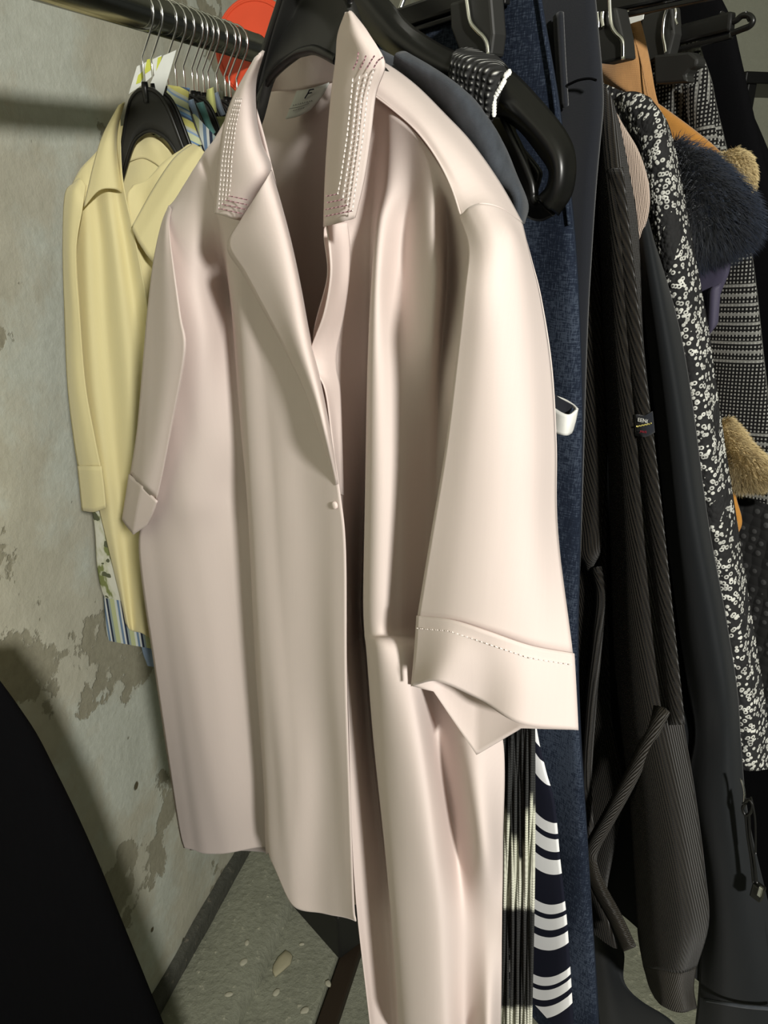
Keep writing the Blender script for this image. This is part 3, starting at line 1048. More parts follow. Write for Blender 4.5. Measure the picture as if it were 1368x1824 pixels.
# right collar leaf comes first so that the stitches can sit on it
RI = [(613, 30), (604, 62), (600, 108), (592, 172), (586, 242), (581, 322), (578, 404)]
RO = [(634, 28), (657, 62), (685, 112), (669, 168), (660, 242), (648, 322), (633, 388)]
RK = ((0.0, .012), (0.15, .034), (0.55, .044), (1.0, .040))
ctrl = []
for a, b_ in zip(RI, RO):
    ctrl.append([(a[0] + (b_[0] - a[0]) * k, a[1] + (b_[1] - a[1]) * k, o) for k, o in RK])
ctrl[0] = [(622 - 5 + 10 * k, 20 + abs(k - .4) * 8, o - .006) for k, o in RK]
colR = pp('collar_leaf', ctrl, 22, 44, wr=(0.0005, 20, 8), seed=6, thick=0.0016)
def on_leaf(a):
    return .0465
for k in range(4):
    i = 13 + k * 9.5
    x1, y1 = 685 - i * 1.15, 112 + i * 0.55
    line = [(668 - i, 165), (660 - i, 242), (648 - i, 322), (640 - i * 0.92, 392 - i * 1.05 - 3)]
    light += dashes(PK, [(x1 - 4 - k * 1.5, y1 + 4), *line], on_leaf, 6.5, 3.2, 0.00038)
    dark += dashes(PK, [line[-1], (580, line[-1][1] + 0.2 * (line[-1][0] - 580))], on_leaf, 5.5, 2.0, 0.00034)
    dark += dashes(PK, [(x1 - 4 - k * 1.5, y1 + 1 - k * 4), (x1 + 3 - k * 1.2, y1 - 11 - k * 5), (x1 + 12 - k * 3.5, y1 - 17 - k * 8.5)], on_leaf, 5.0, 2.0, 0.00034)
for k in range(4):
    i = 7 + k * 6.0
    line = [(418 + i * 0.5, 175), (400 + i * 0.8, 225), (391 + i * 0.9, 280), (386 + i, 325), (383 + i, 380 - i * 1.25)]
    light += dashes(PK, line, lambda a: .0445, 5.5, 3.0, 0.00036)
    dark += dashes(PK, [line[-1], (434 + k * 3.4, line[-1][1] + 0.22 * (434 + k * 3.4 - line[-1][0]))], lambda a: .0455, 7.5, 1.2, 0.00034)
multi('pale_topstitching', light, MAT['pink_thread'], pink)['kind'] = 'stuff'
multi('mauve_topstitching', dark, MAT['mauve_thread'], pink)['kind'] = 'stuff'
st = dashes(PK, [(743, 1119), (800, 1124), (866, 1146), (942, 1172), (1022, 1185)], lambda a: float(np.interp(a[0], [743, 800, 866, 942, 1022], [.0445, .0475, .0415, .0275, .0035])), 6, 3, 0.0003)
multi('cuff_stitching', st, MAT['pink_thread'], pink)['kind'] = 'stuff'

# piped edge of the shoulder seam
def seam(name, pts, off, w=0.0005):
    offs = off if isinstance(off, (list, tuple)) else [off] * len(pts)
    tube(name, [PK.P(x, y, o) for (x, y), o in zip(pts, offs)], w, MAT['pink'], pink, 6, samples=40)
seam('shoulder_seam', [(664, 168), (703, 198), (742, 233), (776, 278), (803, 330), (822, 387)], [.0125, .0125, .0125, .0135, .0165, .0225])
seam('sleeve_seam', [(822, 387), (838, 370), (862, 363), (895, 372), (928, 396)], [.0225, .0245, .0225, .0105, -.0175])

# broad black hanger of the pink shirt
ph = thing('coat_hanger', 'broad matte black plastic hanger inside the pale pink shirt', 'hanger', PK.W(0, 1.70, 0))
pb = patch('body', PK, rows([
    [(345, 392), (400, 290), (444, 205), (470, 95), (492, 25), (515, -35), (555, -60), (600, -40), (640, 40), (690, 128), (760, 200), (815, 285)],
    [(347, 398), (402, 298), (450, 215), (480, 108), (520, 45), (540, 10), (560, 0), (590, 20), (640, 75), (690, 145), (760, 212), (815, 298)],
    [(349, 404), (405, 308), (456, 228), (484, 136), (524, 100), (545, 91), (565, 90), (600, 108), (640, 125), (690, 162), (760, 228), (815, 312)]],
    [[-.008, -.004, .006, .008, .008, .008, .008, .006, .002, -.008, -.012, -.014], [-.006, -.002, .002, .000, -.004, -.006, -.006, -.004, .002, -.008, -.012, -.014], [-.008, -.004, .006, .006, .004, .002, .002, .002, .002, -.008, -.012, -.014]]),
    MAT['plastic_matte'], ph, 70, 24, 0.006)
rim = [(450, 210), (458, 184), (484, 136), (524, 100), (545, 91), (565, 90), (600, 108)]
tube('rim', [PK.P(x, y, .006) for x, y in rim], 0.0028, MAT['plastic'], ph, 8, samples=40)
rim = [(448, 196), (456, 150), (470, 95), (492, 25), (515, -35), (555, -60), (600, -40), (625, 0)]
tube('rim', [PK.P(x, y, .008) for x, y in rim], 0.0024, MAT['plastic'], ph, 8, samples=40)
s_h, z_h = PK.SZ(555, -50, 0.0)
tube('hook', hook_pts(PK, 0.0, 0.0, z_h - 0.01, RACK_Z, 0.0165), 0.0017, MAT['chrome'], ph, 8)
# ------------------------------------------------------------------ hangers on the left rail
RD, RN = float(R_DIR @ YL.d), float(R_DIR @ YL.n)
def slot(u):
    """(centre s, depth t) in the YL frame of a hanger hung at distance u along the left rail"""
    return u * RD, -u * RN

PINS = [257, 273, 298, 314, 329, 344, 352, 363, 372, 387, 402, 410, 423]
HU = []
for px in PINS:
    HU.append(max(rail_u(px, -0.066), (HU[-1] + 0.0125) if HU else -1))

_pt = [(.078, -.222), (.062, -.190), (.045, -.150), (.026, -.098), (.012, -.082)]
_pb = [(.079, -.230), (.062, -.204), (.045, -.172), (.026, -.138), (.012, -.127)]
PROF_T = [(-a, b) for a, b in _pt] + [(0, -.080)] + [(a, b) for a, b in reversed(_pt)]
PROF_B = [(-a, b) for a, b in _pb] + [(0, -.124)] + [(a, b) for a, b in reversed(_pb)]
def shirt_hanger(k, label, group='black hangers packed on the left rail'):
    sc, t = slot(HU[k])
    h = thing('shirt_hanger', label, 'hanger', YL.W(sc, RAIL_Z - 0.14, -t), group)
    n = len(PROF_T)
    vs = []
    A, B = cr([(a, b) for a, b in PROF_T], 41), cr([(a, b) for a, b in PROF_B], 41)
    for (sa, za), (sb, zb) in zip(A, B):
        for q in range(5):
            f_ = q / 4
            vs.append(YL.W(sc + sa + (sb - sa) * f_, RAIL_Z + za + (zb - za) * f_, -t))
    solidify(link_mesh('body', vs, grid_faces(41, 5), MAT['plastic_matte'], h, [(0, 0)] * len(vs)), 0.003)
    for prof in (A, B):
        tube('rim', [YL.W(sc + a, RAIL_Z + b, -t) for a, b in prof], 0.0026, MAT['plastic'], h, 8)
    tube('hook', hook_pts(YL, -t, sc, RAIL_Z - 0.084, RAIL_Z, 0.0215), 0.0013, MAT['chrome'], h, 8)
    tube('stem_cap', [YL.W(sc, RAIL_Z - 0.094, -t + .001), YL.W(sc, RAIL_Z - 0.078, -t + .001), YL.W(sc, RAIL_Z - 0.072, -t + .001)], [0.0034, 0.0042, 0.0036], MAT['plastic'], h, 10)
    return h

HL = ['black plastic hanger holding the pale yellow blouse, nearest on the left rail',
      'second black hanger from the near end of the left rail, behind the yellow blouse',
      'third black hanger on the left rail, beside the white paper tag',
      'fourth black hanger on the left rail, just right of the white paper tag',
      'black hanger above the blue and yellow striped collar on the left rail',
      'black hanger just right of the striped collar on the left rail',
      'seventh black hanger on the left rail, above the light blue collar',
      'black hanger above the teal collar on the left rail',
      'black hanger just right of the teal collar on the left rail',
      'black hanger above the yellow-green collar on the left rail',
      'third black hanger from the red disc on the left rail',
      'second black hanger from the red disc on the left rail',
      'black hanger closest to the red disc on the left rail']
for k in range(len(PINS)):
    shirt_hanger(k, HL[k])

# ------------------------------------------------------------------ yellow blouse
yb = thing('blouse', 'pale yellow long-sleeved blouse with open pointed collar on the left rail', 'blouse', YL.W(0, 1.1, 0))
def yp(name, ctrl, nu=24, nv=40, wr=(0.0012, 14, 5), seed=0.0, mat='yellow', thick=0.0009, lin='', par=None, sh=0.018):
    ctrl = [[(x, y, o + sh) for x, y, o in r] for r in ctrl]
    return patch(name, YL, ctrl, MAT[mat], par or yb, nu, nv, thick, wr, seed, lin)

yp('back_panel', rows([
    [(150, 300), (185, 255), (212, 225), (245, 232), (285, 245), (330, 262), (400, 320)],
    [(150, 380), (190, 360), (225, 350), (255, 345), (290, 345), (335, 350), (410, 370)],
    [(160, 700), (200, 700), (230, 700), (260, 700), (300, 700), (345, 700), (420, 700)],
    [(215, 1050), (235, 1070), (260, 1075), (280, 1080), (320, 1080), (360, 1080), (430, 1080)]],
    [[-.010, -.013, -.014, -.014, -.014, -.013, -.010]] * 4), 30, 40, seed=20)
# crumpled back collar
yp('collar_stand', rows([
    [(208, 262), (226, 240), (248, 230), (272, 240), (296, 262), (322, 290)],
    [(212, 282), (228, 262), (250, 252), (272, 262), (292, 282), (312, 304)],
    [(214, 300), (232, 288), (254, 282), (274, 290), (292, 304), (306, 318)]],
    [[-.010, -.011, -.012, -.011, -.010, -.009], [-.009, -.009, -.012, -.010, -.011, -.010], [-.010, -.011, -.012, -.012, -.011, -.011]]), 30, 16, wr=(0.0018, 40, 40), seed=21)
yl = yp('neck_label', rows([[(263, 322), (276, 330)], [(264, 340), (274, 346)]], [[-.006, -.006], [-.006, -.006]]), 4, 4, mat='blue', wr=(0, 1, 1))
yl['label'] = 'small pale blue care label'

yp('front_panel', rows([
    [(120, 345), (140, 305), (165, 278), (190, 250), (208, 222), (214, 205)],
    [(128, 380), (150, 360), (172, 350), (192, 342), (208, 330), (218, 318)],
    [(132, 450), (155, 440), (182, 440), (205, 440), (226, 440), (244, 440)],
    [(138, 570), (160, 570), (190, 570), (220, 570), (245, 570), (266, 570)],
    [(146, 700), (170, 700), (200, 700), (230, 700), (255, 700), (272, 700)],
    [(165, 850), (188, 850), (212, 850), (238, 850), (262, 850), (280, 850)],
    [(190, 960), (205, 970), (225, 980), (248, 990), (270, 1000), (285, 1000)],
    [(215, 1065), (223, 1085), (236, 1100), (252, 1106), (272, 1112), (290, 1118)],
    [(224, 1110), (230, 1120), (238, 1124), (254, 1128), (273, 1140), (292, 1142)]],
    [[-.004, .002, .004, .004, .002, .000]] + [[.004, .012, .004, .012, .006, .012]] * 1 + [[.004, .014, .002, .014, .002, .014]] * 2 + [[.006, .016, .004, .014, .004, .012]] * 5), 50, 70, wr=(0.002, 18, 4), seed=22)
yp('front_panel', rows([
    [(236, 330), (262, 320), (290, 290), (320, 268), (345, 258), (390, 300)],
    [(226, 356), (255, 356), (285, 356), (320, 356), (350, 350), (400, 360)],
    [(238, 440), (262, 440), (290, 440), (320, 440), (352, 440), (410, 440)],
    [(258, 570), (275, 570), (300, 570), (325, 570), (360, 570), (415, 570)],
    [(262, 800), (282, 800), (305, 800), (330, 800), (365, 800), (420, 800)],
    [(268, 1000), (288, 1000), (310, 1000), (335, 1000), (370, 1000), (425, 1000)],
    [(270, 1140), (292, 1142), (315, 1142), (340, 1142), (375, 1142), (430, 1142)]],
    [[.004, .004, .006, .006, .006, .0]] + [[.010, .002, .010, .004, .008, .0]] * 6), 36, 50, wr=(0.002, 18, 4), seed=23)
# left collar leaf
ctrl = []
for a, b_ in zip([(222, 182), (210, 225), (208, 262), (212, 300), (218, 344)], [(212, 188), (184, 240), (168, 290), (156, 340), (148, 372)]):
    ctrl.append([(a[0] + (b_[0] - a[0]) * k, a[1] + (b_[1] - a[1]) * k - (22 * math.sin(k * math.pi) if b_[1] > 360 else 0), o) for k, o in ((0, .008), (.2, .022), (.6, .026), (1, .020))])
yp('collar_leaf', ctrl, 16, 30, seed=24, thick=0.0014)
# right collar leaf, the big folded flap
yp('collar_leaf', rows([
    [(344, 256), (356, 262), (372, 280), (392, 320)],
    [(310, 282), (326, 300), (345, 330), (370, 370)],
    [(272, 338), (290, 360), (312, 392), (340, 430)],
    [(234, 406), (246, 430), (260, 452), (276, 472)]],
    [[.014, .026, .028, .024], [.016, .030, .032, .026], [.018, .032, .034, .028], [.024, .032, .034, .030]]), 20, 30, seed=25, thick=0.0014, lin='u')
# long sleeve hanging at the far end
SY = [
    [(132, 325), (142, 318), (152, 330)],
    [(116, 348), (130, 350), (146, 372)],
    [(112, 440), (124, 440), (136, 450)],
    [(115, 560), (128, 560), (142, 562)],
    [(120, 680), (136, 682), (152, 684)],
    [(131, 780), (150, 782), (170, 784)],
    [(139, 832), (160, 832), (180, 832)]]
yp('sleeve', rows(SY, [[.0, .006, .010]] + [[.002, .022, .026]] * 6), 18, 50, wr=(0.002, 30, 6), seed=26)
yp('sleeve', rows(SY, [[-.001, .002, .008]] + [[.000, .004, .022]] * 6), 12, 40, seed=27)
yp('cuff', rows([[(138, 830), (160, 830), (181, 830)], [(142, 870), (164, 872), (186, 870)], [(146, 910), (167, 912), (189, 904)]], [[.002, .024, .028]] * 3), 16, 10, seed=28, thick=0.0014)
yp('cuff', rows([[(138, 831), (160, 831), (180, 831)], [(142, 870), (164, 870), (186, 868)], [(147, 908), (167, 905), (188, 900)]], [[.000, .004, .024]] * 3), 12, 10, seed=29, thick=0.0014)

# ------------------------------------------------------------------ garments behind the yellow blouse
def left_garment(k, name, label, cat, mat, far, leaf=None, bmat=None, thick=0.0032, grp=None):
    sc, t = slot(HU[k])
    g = thing(name, label, cat, YL.W(sc, 1.0, -t), grp)
    smin = (YL.p0 - t * YL.n) @ PERP
    smin = -(WALL_OFF - 0.03 - smin) / abs(YL.d @ PERP)
    lens('body', YL, far, t, MAT[bmat or mat], g, sc=sc, smin=smin, thick=thick, nv=50, M=36, folds=(0.0010, 22), wr=(0.0006, 12, 4), seed=k * 1.7)
    if leaf:
        L, Rr = leaf
        ct = []
        for a, b_ in zip(L, Rr):
            ct.append([(a[0] + (b_[0] - a[0]) * q, a[1] + (b_[1] - a[1]) * q, -t + o) for q, o in ((0, .004), (.3, .010), (.7, .010), (1, .004))])
        patch('collar_leaf', YL, ct, MAT[mat], g, 14, 20, 0.0012, (0.0006, 30, 20), k)
    return g
left_garment(1, 'blouse', 'white and olive leaf-print blouse peeping out behind the yellow blouse', 'blouse', 'floral',
             [(225, 268), (195, 276), (164, 286), (156, 330), (150, 450), (148, 600), (152, 780), (162, 890), (169, 950), (172, 1005), (180, 1050), (186, 1064)])
left_garment(2, 'shirt', 'blue and yellow striped shirt behind the yellow blouse on the left rail', 'shirt', 'pinstripe',
             [(262, 205), (225, 260), (185, 330), (165, 500), (165, 700), (175, 950), (184, 1060), (188, 1120), (192, 1140)],
             ([(299, 151), (294, 178), (302, 212), (316, 246), (324, 264)], [(338, 157), (335, 182), (340, 207), (350, 234), (360, 258)]), bmat='vstripe')
left_garment(5, 'shirt', 'olive green shirt whose hem shows under the yellow blouse', 'shirt', 'olive',
             [(275, 210), (240, 280), (205, 380), (192, 600), (192, 900), (205, 1070), (214, 1130), (222, 1146)])
left_garment(3, 'shirt', 'light blue shirt with rounded collar right of the striped shirt', 'shirt', 'blue',
             [(300, 215), (290, 300), (265, 420), (252, 700), (246, 1000), (250, 1140), (262, 1185)],
             ([(333, 180), (331, 200), (336, 228), (348, 256)], [(344, 176), (351, 198), (360, 225), (374, 256)]))
left_garment(4, 'shirt', 'teal shirt collar between the light blue and the patterned garments', 'shirt', 'teal',
             [(315, 215), (300, 300), (285, 420), (280, 700), (280, 1100)],
             ([(350, 184), (352, 202), (362, 226), (374, 244)], [(362, 181), (369, 200), (376, 220), (384, 236)]))
left_garment(6, 'shirt', 'yellow-green shirt collar near the red disc', 'shirt', 'lime',
             [(330, 205), (315, 300), (300, 420), (295, 700), (295, 1050)],
             ([(369, 160), (368, 175), (372, 190), (378, 204)], [(380, 155), (382, 170), (384, 186), (386, 200)]))
left_garment(7, 'shirt', 'slate blue shirt collar squeezed beside the yellow-green one', 'shirt', 'slate',
             [(340, 205), (325, 300), (310, 420), (305, 700), (305, 1050)],
             ([(379, 168), (382, 180), (386, 194), (392, 208)], [(388, 163), (392, 176), (396, 190), (402, 204)]))
left_garment(8, 'blouse', 'white blouse with black line print next to the pink collar', 'blouse', 'scribble',
             [(325, 205), (310, 300), (295, 420), (288, 700), (288, 1050)],
             ([(374, 196), (372, 208), (376, 220), (380, 230)], [(392, 190), (398, 202), (402, 214), (404, 228)]))

# folded white paper tag with a yellow print, tied to the second hanger
tg_s, tg_t = slot(HU[1])
tg = thing('price_tag', 'folded white paper tag with yellow print on the second hanger hook', 'paper tag', YL.P(275, 150, -tg_t))
plane_prism('paper_leaf', YL, [(314, 89), (291, 99), (268, 148), (286, 184)], -tg_t + .003, 0.0006, MAT['paper'], tg, 0)
lf = plane_prism('paper_leaf', YL, [(229, 168), (244, 118), (288, 98), (276, 132), (252, 152)], -tg_t - .004, 0.0006, MAT['paper'], tg, 0)
plane_prism('yellow_print', YL, [(262, 106), (272, 104), (268, 125), (258, 132), (250, 147), (242, 150), (246, 134), (258, 124)], -tg_t - .0034, 0.0004, MAT['yellow_print'], lf, 0)
plane_prism('yellow_print', YL, [(281, 103), (288, 100), (284, 118), (278, 126)], -tg_t - .0034, 0.0004, MAT['yellow_print'], lf, 0)
# ------------------------------------------------------------------ the dark row on the garment rack
def rp(name, plane_t, ctrl, mat, parent, nu=24, nv=40, thick=0.001, wr=(0.0010, 14, 5), seed=0.0, lin=''):
    ctrl = [[(x, y, o - plane_t) for x, y, o in r] for r in ctrl]
    return patch(name, PK, ctrl, MAT[mat] if isinstance(mat, str) else mat, parent, nu, nv, thick, wr, seed, lin)

def rl(name, t, near, mat, parent, **kw):
    return lens(name, PK, near, t, MAT[mat] if isinstance(mat, str) else mat, parent, **kw)

def rthing(name, label, cat, t, z, grp=None):
    return thing(name, label, cat, PK.W(0, z, -t), grp)

# --- charcoal blouse
T = 0.048
g = rthing('blouse', 'charcoal grey linen blouse with cap sleeve right behind the pink shoulder', 'blouse', T, 1.0)
rl('body', T, [(640, 70), (700, 100), (762, 135), (820, 200), (850, 300), (862, 420), (870, 700), (870, 1000), (868, 1280)], 'charcoal', g, thick=0.008, folds=(0.002, 20))
rp('cap_sleeve', T, rows([
    [(699, 112), (703, 97), (716, 92), (730, 97)],
    [(742, 158), (752, 124), (766, 119), (782, 133)],
    [(792, 215), (806, 160), (828, 162), (846, 178)],
    [(832, 280), (850, 230), (872, 222), (886, 240)],
    [(865, 345), (885, 310), (905, 290), (918, 305)],
    [(896, 348), (915, 346), (930, 345), (942, 362)],
    [(905, 400), (918, 402), (930, 400), (936, 396)]],
    [[.012, .018, .010, -.006]] * 5 + [[.012, .020, .016, -.004], [.012, .018, .014, -.004]]), 'charcoal', g, 20, 40, wr=(0.002, 30, 30), seed=31)

# --- wide black coat hanger with a looped end
T = 0.074
ch = rthing('coat_hanger', 'wide glossy black plastic coat hanger with a looped shoulder end', 'hanger', T, 1.6)
HT = [(560, -70), (640, -45), (690, 5), (722, 42), (765, 74), (815, 100), (870, 114), (910, 132), (962, 186), (1004, 240), (1019, 285), (1014, 340), (990, 380)]
HM = [(560, -40), (630, -20), (675, 30), (708, 66), (752, 100), (805, 128), (858, 146), (893, 166), (938, 208), (980, 256), (996, 292), (993, 335), (974, 366)]
HB = [(560, -10), (620, 5), (660, 55), (695, 92), (740, 127), (795, 158), (846, 178), (882, 197), (928, 226), (964, 270), (984, 302), (980, 334), (962, 356)]
rp('shoulder_arm', T, rows([HT, HM, HB], [[-.004] * 13, [.010] * 13, [.002] * 13]), 'plastic', ch, 80, 12, thick=0.005, wr=(0, 1, 1))
LT = [(990, 380), (968, 390), (945, 384), (935, 360), (928, 330), (905, 280), (892, 240), (878, 205)]
LB = [(962, 356), (956, 358), (952, 350), (952, 340), (948, 318), (930, 272), (912, 235), (898, 208)]
rp('end_loop', T, rows([LT, LB], [[-.002] * 8, [.004] * 8]), 'plastic', ch, 50, 8, thick=0.005, wr=(0, 1, 1))
tube('trouser_bar', [PK.P(905, 232, -T), PK.P(914, 250, -T), PK.P(956, 302, -T), PK.P(958, 318, -T), PK.P(950, 345, -T)], 0.0022, MAT['plastic'], ch, 8, samples=24)
tube('notch_post', [PK.P(915, 205, -T - .001), PK.P(914, 232, -T - .001), PK.P(915, 250, -T)], 0.0018, MAT['plastic'], ch, 8)
tube('far_arm', [PK.P(560, -40, -T), PK.P(515, 5, -T), PK.P(478, 110, -T - .004), PK.P(436, 230, -T - .005), PK.P(395, 340, -T - .006)], [0.008, 0.008, 0.007, 0.007, 0.006], MAT['plastic'], ch, 10, samples=30)
tube('hook', hook_pts(PK, -T, 0.0, PK.SZ(575, -45, -T)[1], RACK_Z, 0.0165), 0.0017, MAT['chrome'], ch, 8)

# --- marled knit top with a long two-tone fringe
T2 = 0.070
kt = rthing('knit_top', 'black and white chunky knit top with long two-tone fringe over the wide hanger', 'knit top', T2, 0.9)
rp('shoulder_strap', T2, rows([
    [(812, 92), (835, 88), (862, 96), (885, 104), (908, 128)],
    [(806, 104), (830, 106), (858, 116), (882, 126), (898, 136)],
    [(800, 132), (824, 140), (850, 154), (874, 168), (889, 172)],
    [(796, 175), (820, 190), (846, 205), (868, 218), (880, 202)]],
    [[-.016] * 5, [.010, .012, .012, .012, .006], [.012, .016, .016, .016, .010], [.010, .014, .014, .014, .008]]), 'marl', kt, 40, 26, thick=0.0025, wr=(0.0016, 160, 160), seed=33)
bd = []
for k in range(15):
    f_ = k / 14
    px, py = (907 - 26 * min(1, f_ * 1.6) , 129 + 74 * f_ if f_ > .15 else 129 + 40 * f_)
    c = PK.P(px - 1 * f_, py, -T2 + .011 + .003 * min(1, f_ * 3))
    bd.append(tube_data([c + np.array([0, 0, .0016]), c, c - np.array([0, 0, .0016])], [0.0008, 0.0016, 0.0008], 6))
multi('beaded_edge', bd, MAT['white_cloth'], kt)['kind'] = 'stuff'
rl('body', T2, [(790, 175), (830, 300), (845, 500), (850, 800), (855, 1100), (862, 1330)], 'marl', kt, thick=0.006, folds=(0.001, 20))

def fringe_mat():
    m, nt, b = mk('two_tone_fringe')
    uv = uvnode(nt, (1, 1))
    sx = nt.nodes.new('ShaderNodeSeparateXYZ'); nt.links.new(uv, sx.inputs[0])
    fr = math_(nt, 'FRACT', sx.outputs[1])
    setc(nt, b, ramp(nt, fr, [(0.0, (0.020, 0.021, 0.021)), (0.30, (0.024, 0.025, 0.024)), (0.335, (0.60, 0.61, 0.49)), (0.56, (0.64, 0.64, 0.54)), (0.575, (0.020, 0.020, 0.020)), (0.86, (0.026, 0.026, 0.025)), (0.875, (0.62, 0.62, 0.52))]))
    b.inputs['Roughness'].default_value = 0.8
    w = tex_wave(nt, uvnode(nt, (1, 1), 0.8), 60.0, 'Y')
    bumpn(nt, b, w, 0.4, 0.001)
    return m
MAT['fringe'] = fringe_mat()
vs, fs, uvs = [], [], []
for k in range(46):
    f_ = (k % 23) / 22
    lay = 0 if k < 23 else 1
    x0 = 897 + 52 * f_ + random.uniform(-1.5, 1.5)
    x1 = 890 + 54 * f_ + random.uniform(-3, 3) - (4 if f_ < .3 else 0)
    y_end = 1880
    off = -0.058 - 0.004 * lay - random.uniform(0, .003)
    ypts = np.linspace(1285, y_end, 16)
    sway = random.uniform(-3, 3)
    pts, vv = [], []
    dy2 = random.uniform(-36, 36)
    dy = random.uniform(-26, 26) + (-35 if f_ < .25 or f_ > .82 else 45 * math.sin(f_ * 3.1))
    for y in ypts:
        q = (y - 1285) / (y_end - 1285)
        pts.append(PK.P(x0 + (x1 - x0) * q + sway * math.sin(q * 4 + k), y, off + .002 * math.sin(q * 7 + k * 1.3)))
        vv.append(min(.999, max(0.0, (y - 1285 + (-dy if y < 1560 else random.uniform(-3, 3))) / 585.0)))
    v, f = tube_data(pts, 0.0013, 6)
    b0_ = len(vs)
    vs += v; fs += [tuple(i + b0_ for i in q) for q in f]
    for i in range(16):
        uvs += [(k * .01, vv[i])] * 6
fr_o = link_mesh('fringe', vs, fs, MAT['fringe'], kt, uvs)
fr_o['kind'] = 'stuff'

# --- navy dress with white stripes
T = 0.088
s_mid = (PK.SZ(985, 1500, -T)[0] + PK.SZ(935, 1500, -T)[0]) / 2
def stripe_dress_mat():
    st = [(0.0, NV), (0.38, WH), (0.56, NV), (0.66, WH), (0.81, NV), (0.875, WH)]
    m = stripes_mat('navy_white_bold_stripe', st, 0.087, sag=26.0, s0=PK.SZ(966, 1500, -T)[0])
    return m
MAT['bold_stripe'] = stripe_dress_mat()
sd = rthing('dress', 'navy dress with bold white curved stripes beside the fringe', 'dress', T, 0.7)
rl('skirt', T, [(560, 230), (700, 260), (800, 330), (870, 450), (905, 700), (925, 950), (942, 1150), (955, 1290), (972, 1370), (988, 1430), (998, 1530), (1010, 1640), (1017, 1740), (1024, 1860)], 'bold_stripe', sd, thick=0.007, folds=(0.0012, 16), nv=90, pw=.9)
rp('sleeve', T, rows([[(900, 640), (945, 655), (985, 700), (1020, 722)], [(905, 720), (945, 730), (985, 740), (1010, 745)]], [[.004, .008, .004, -.002], [.004, .010, .008, -.002]]), 'navy', sd, 20, 10)
rp('white_sleeve_hem', T, rows([[(985, 726), (1000, 735), (1015, 738), (1028, 728)], [(980, 748), (998, 756), (1012, 758), (1024, 748)], [(975, 768), (992, 772), (1008, 775), (1018, 770)]],
   [[.010, .012, .010, .002], [.011, .013, .011, .003], [.011, .013, .011, .003]]), 'white_cloth', sd, 16, 8, thick=0.0016)
rp('white_sleeve_hem', T, rows([[(982, 702), (1003, 710), (1020, 720), (1028, 728)], [(982, 706), (1003, 714), (1019, 724), (1027, 733)]], [[-.004, -.006, -.004, .002]] * 2), 'white_cloth', sd, 16, 4, thick=0.0014)

# --- navy slub trousers on a clip hanger
T = 0.113
dn = rthing('trousers', 'navy blue slub-weave trousers hanging straight down beside the pink sleeve', 'trousers', T, 0.5)
rl('leg', T, [(960, -30), (972, 50), (988, 150), (1000, 240), (1020, 400), (1031, 560), (1036, 760), (1032, 950), (1027, 1150), (1031, 1300), (1046, 1500), (1057, 1680), (1066, 1870)], 'denim', dn, thick=0.009, folds=(0.003, 13), width=0.20, nv=90, top=.7, wr=(0.003, 10, 3))
rl('leg', T + .012, [(900, -28), (930, 150), (960, 300), (985, 560), (995, 760), (1000, 1150), (1000, 1500), (1010, 1870)], 'denim', dn, thick=0.008, folds=(0.003, 13), width=0.20, nv=60, top=.7)
tube('side_seam', [PK.P(x, y, -T + .004) for x, y in [(958, -20), (968, 50), (984, 150), (995, 240), (1014, 400)]], 0.0012, MAT['denim'], dn, 6, samples=30)

# --- plain navy trousers
T = 0.144
nt_ = rthing('trousers', 'smooth dark navy suit trousers left of the ribbed cardigan', 'trousers', T, 0.7)
rl('leg', T, [(1056, -30), (1064, 60), (1070, 130), (1072, 190), (1066, 260), (1060, 330), (1052, 450), (1044, 600), (1034, 900), (1022, 1200), (1015, 1300)], 'navy', nt_, thick=0.010, folds=(0.002, 15), width=0.19, top=.8)
rp('waist_flap', T, rows([[(986, 30), (992, 24), (998, 20), (1003, 22)], [(990, 110), (997, 106), (1003, 104), (1007, 106)], [(996, 190), (1003, 192), (1009, 190), (1012, 188)]], [[.009, .0125, .0125, .010]] * 3), 'navy', nt_, 10, 20, thick=0.001)
tube('pocket_seam', [PK.P(x, y, -T + .0125) for x, y in [(1010, 152), (1030, 143), (1050, 140), (1062, 143)]], 0.0008, MAT['black'], nt_, 6, samples=16)

# --- brown-black ribbed cardigan
T = 0.172
cd = rthing('cardigan', 'dark brown ribbed knit cardigan with long sleeve and woven name label', 'cardigan', T, 0.8)
rl('body', T, [(990, 60), (1040, 110), (1066, 150), (1085, 220), (1095, 320), (1095, 450), (1085, 700), (1080, 1000), (1085, 1200), (1090, 1290), (1110, 1420), (1080, 1600), (1100, 1690)], 'cardigan', cd, thick=0.008, folds=(0.002, 14), nv=80)
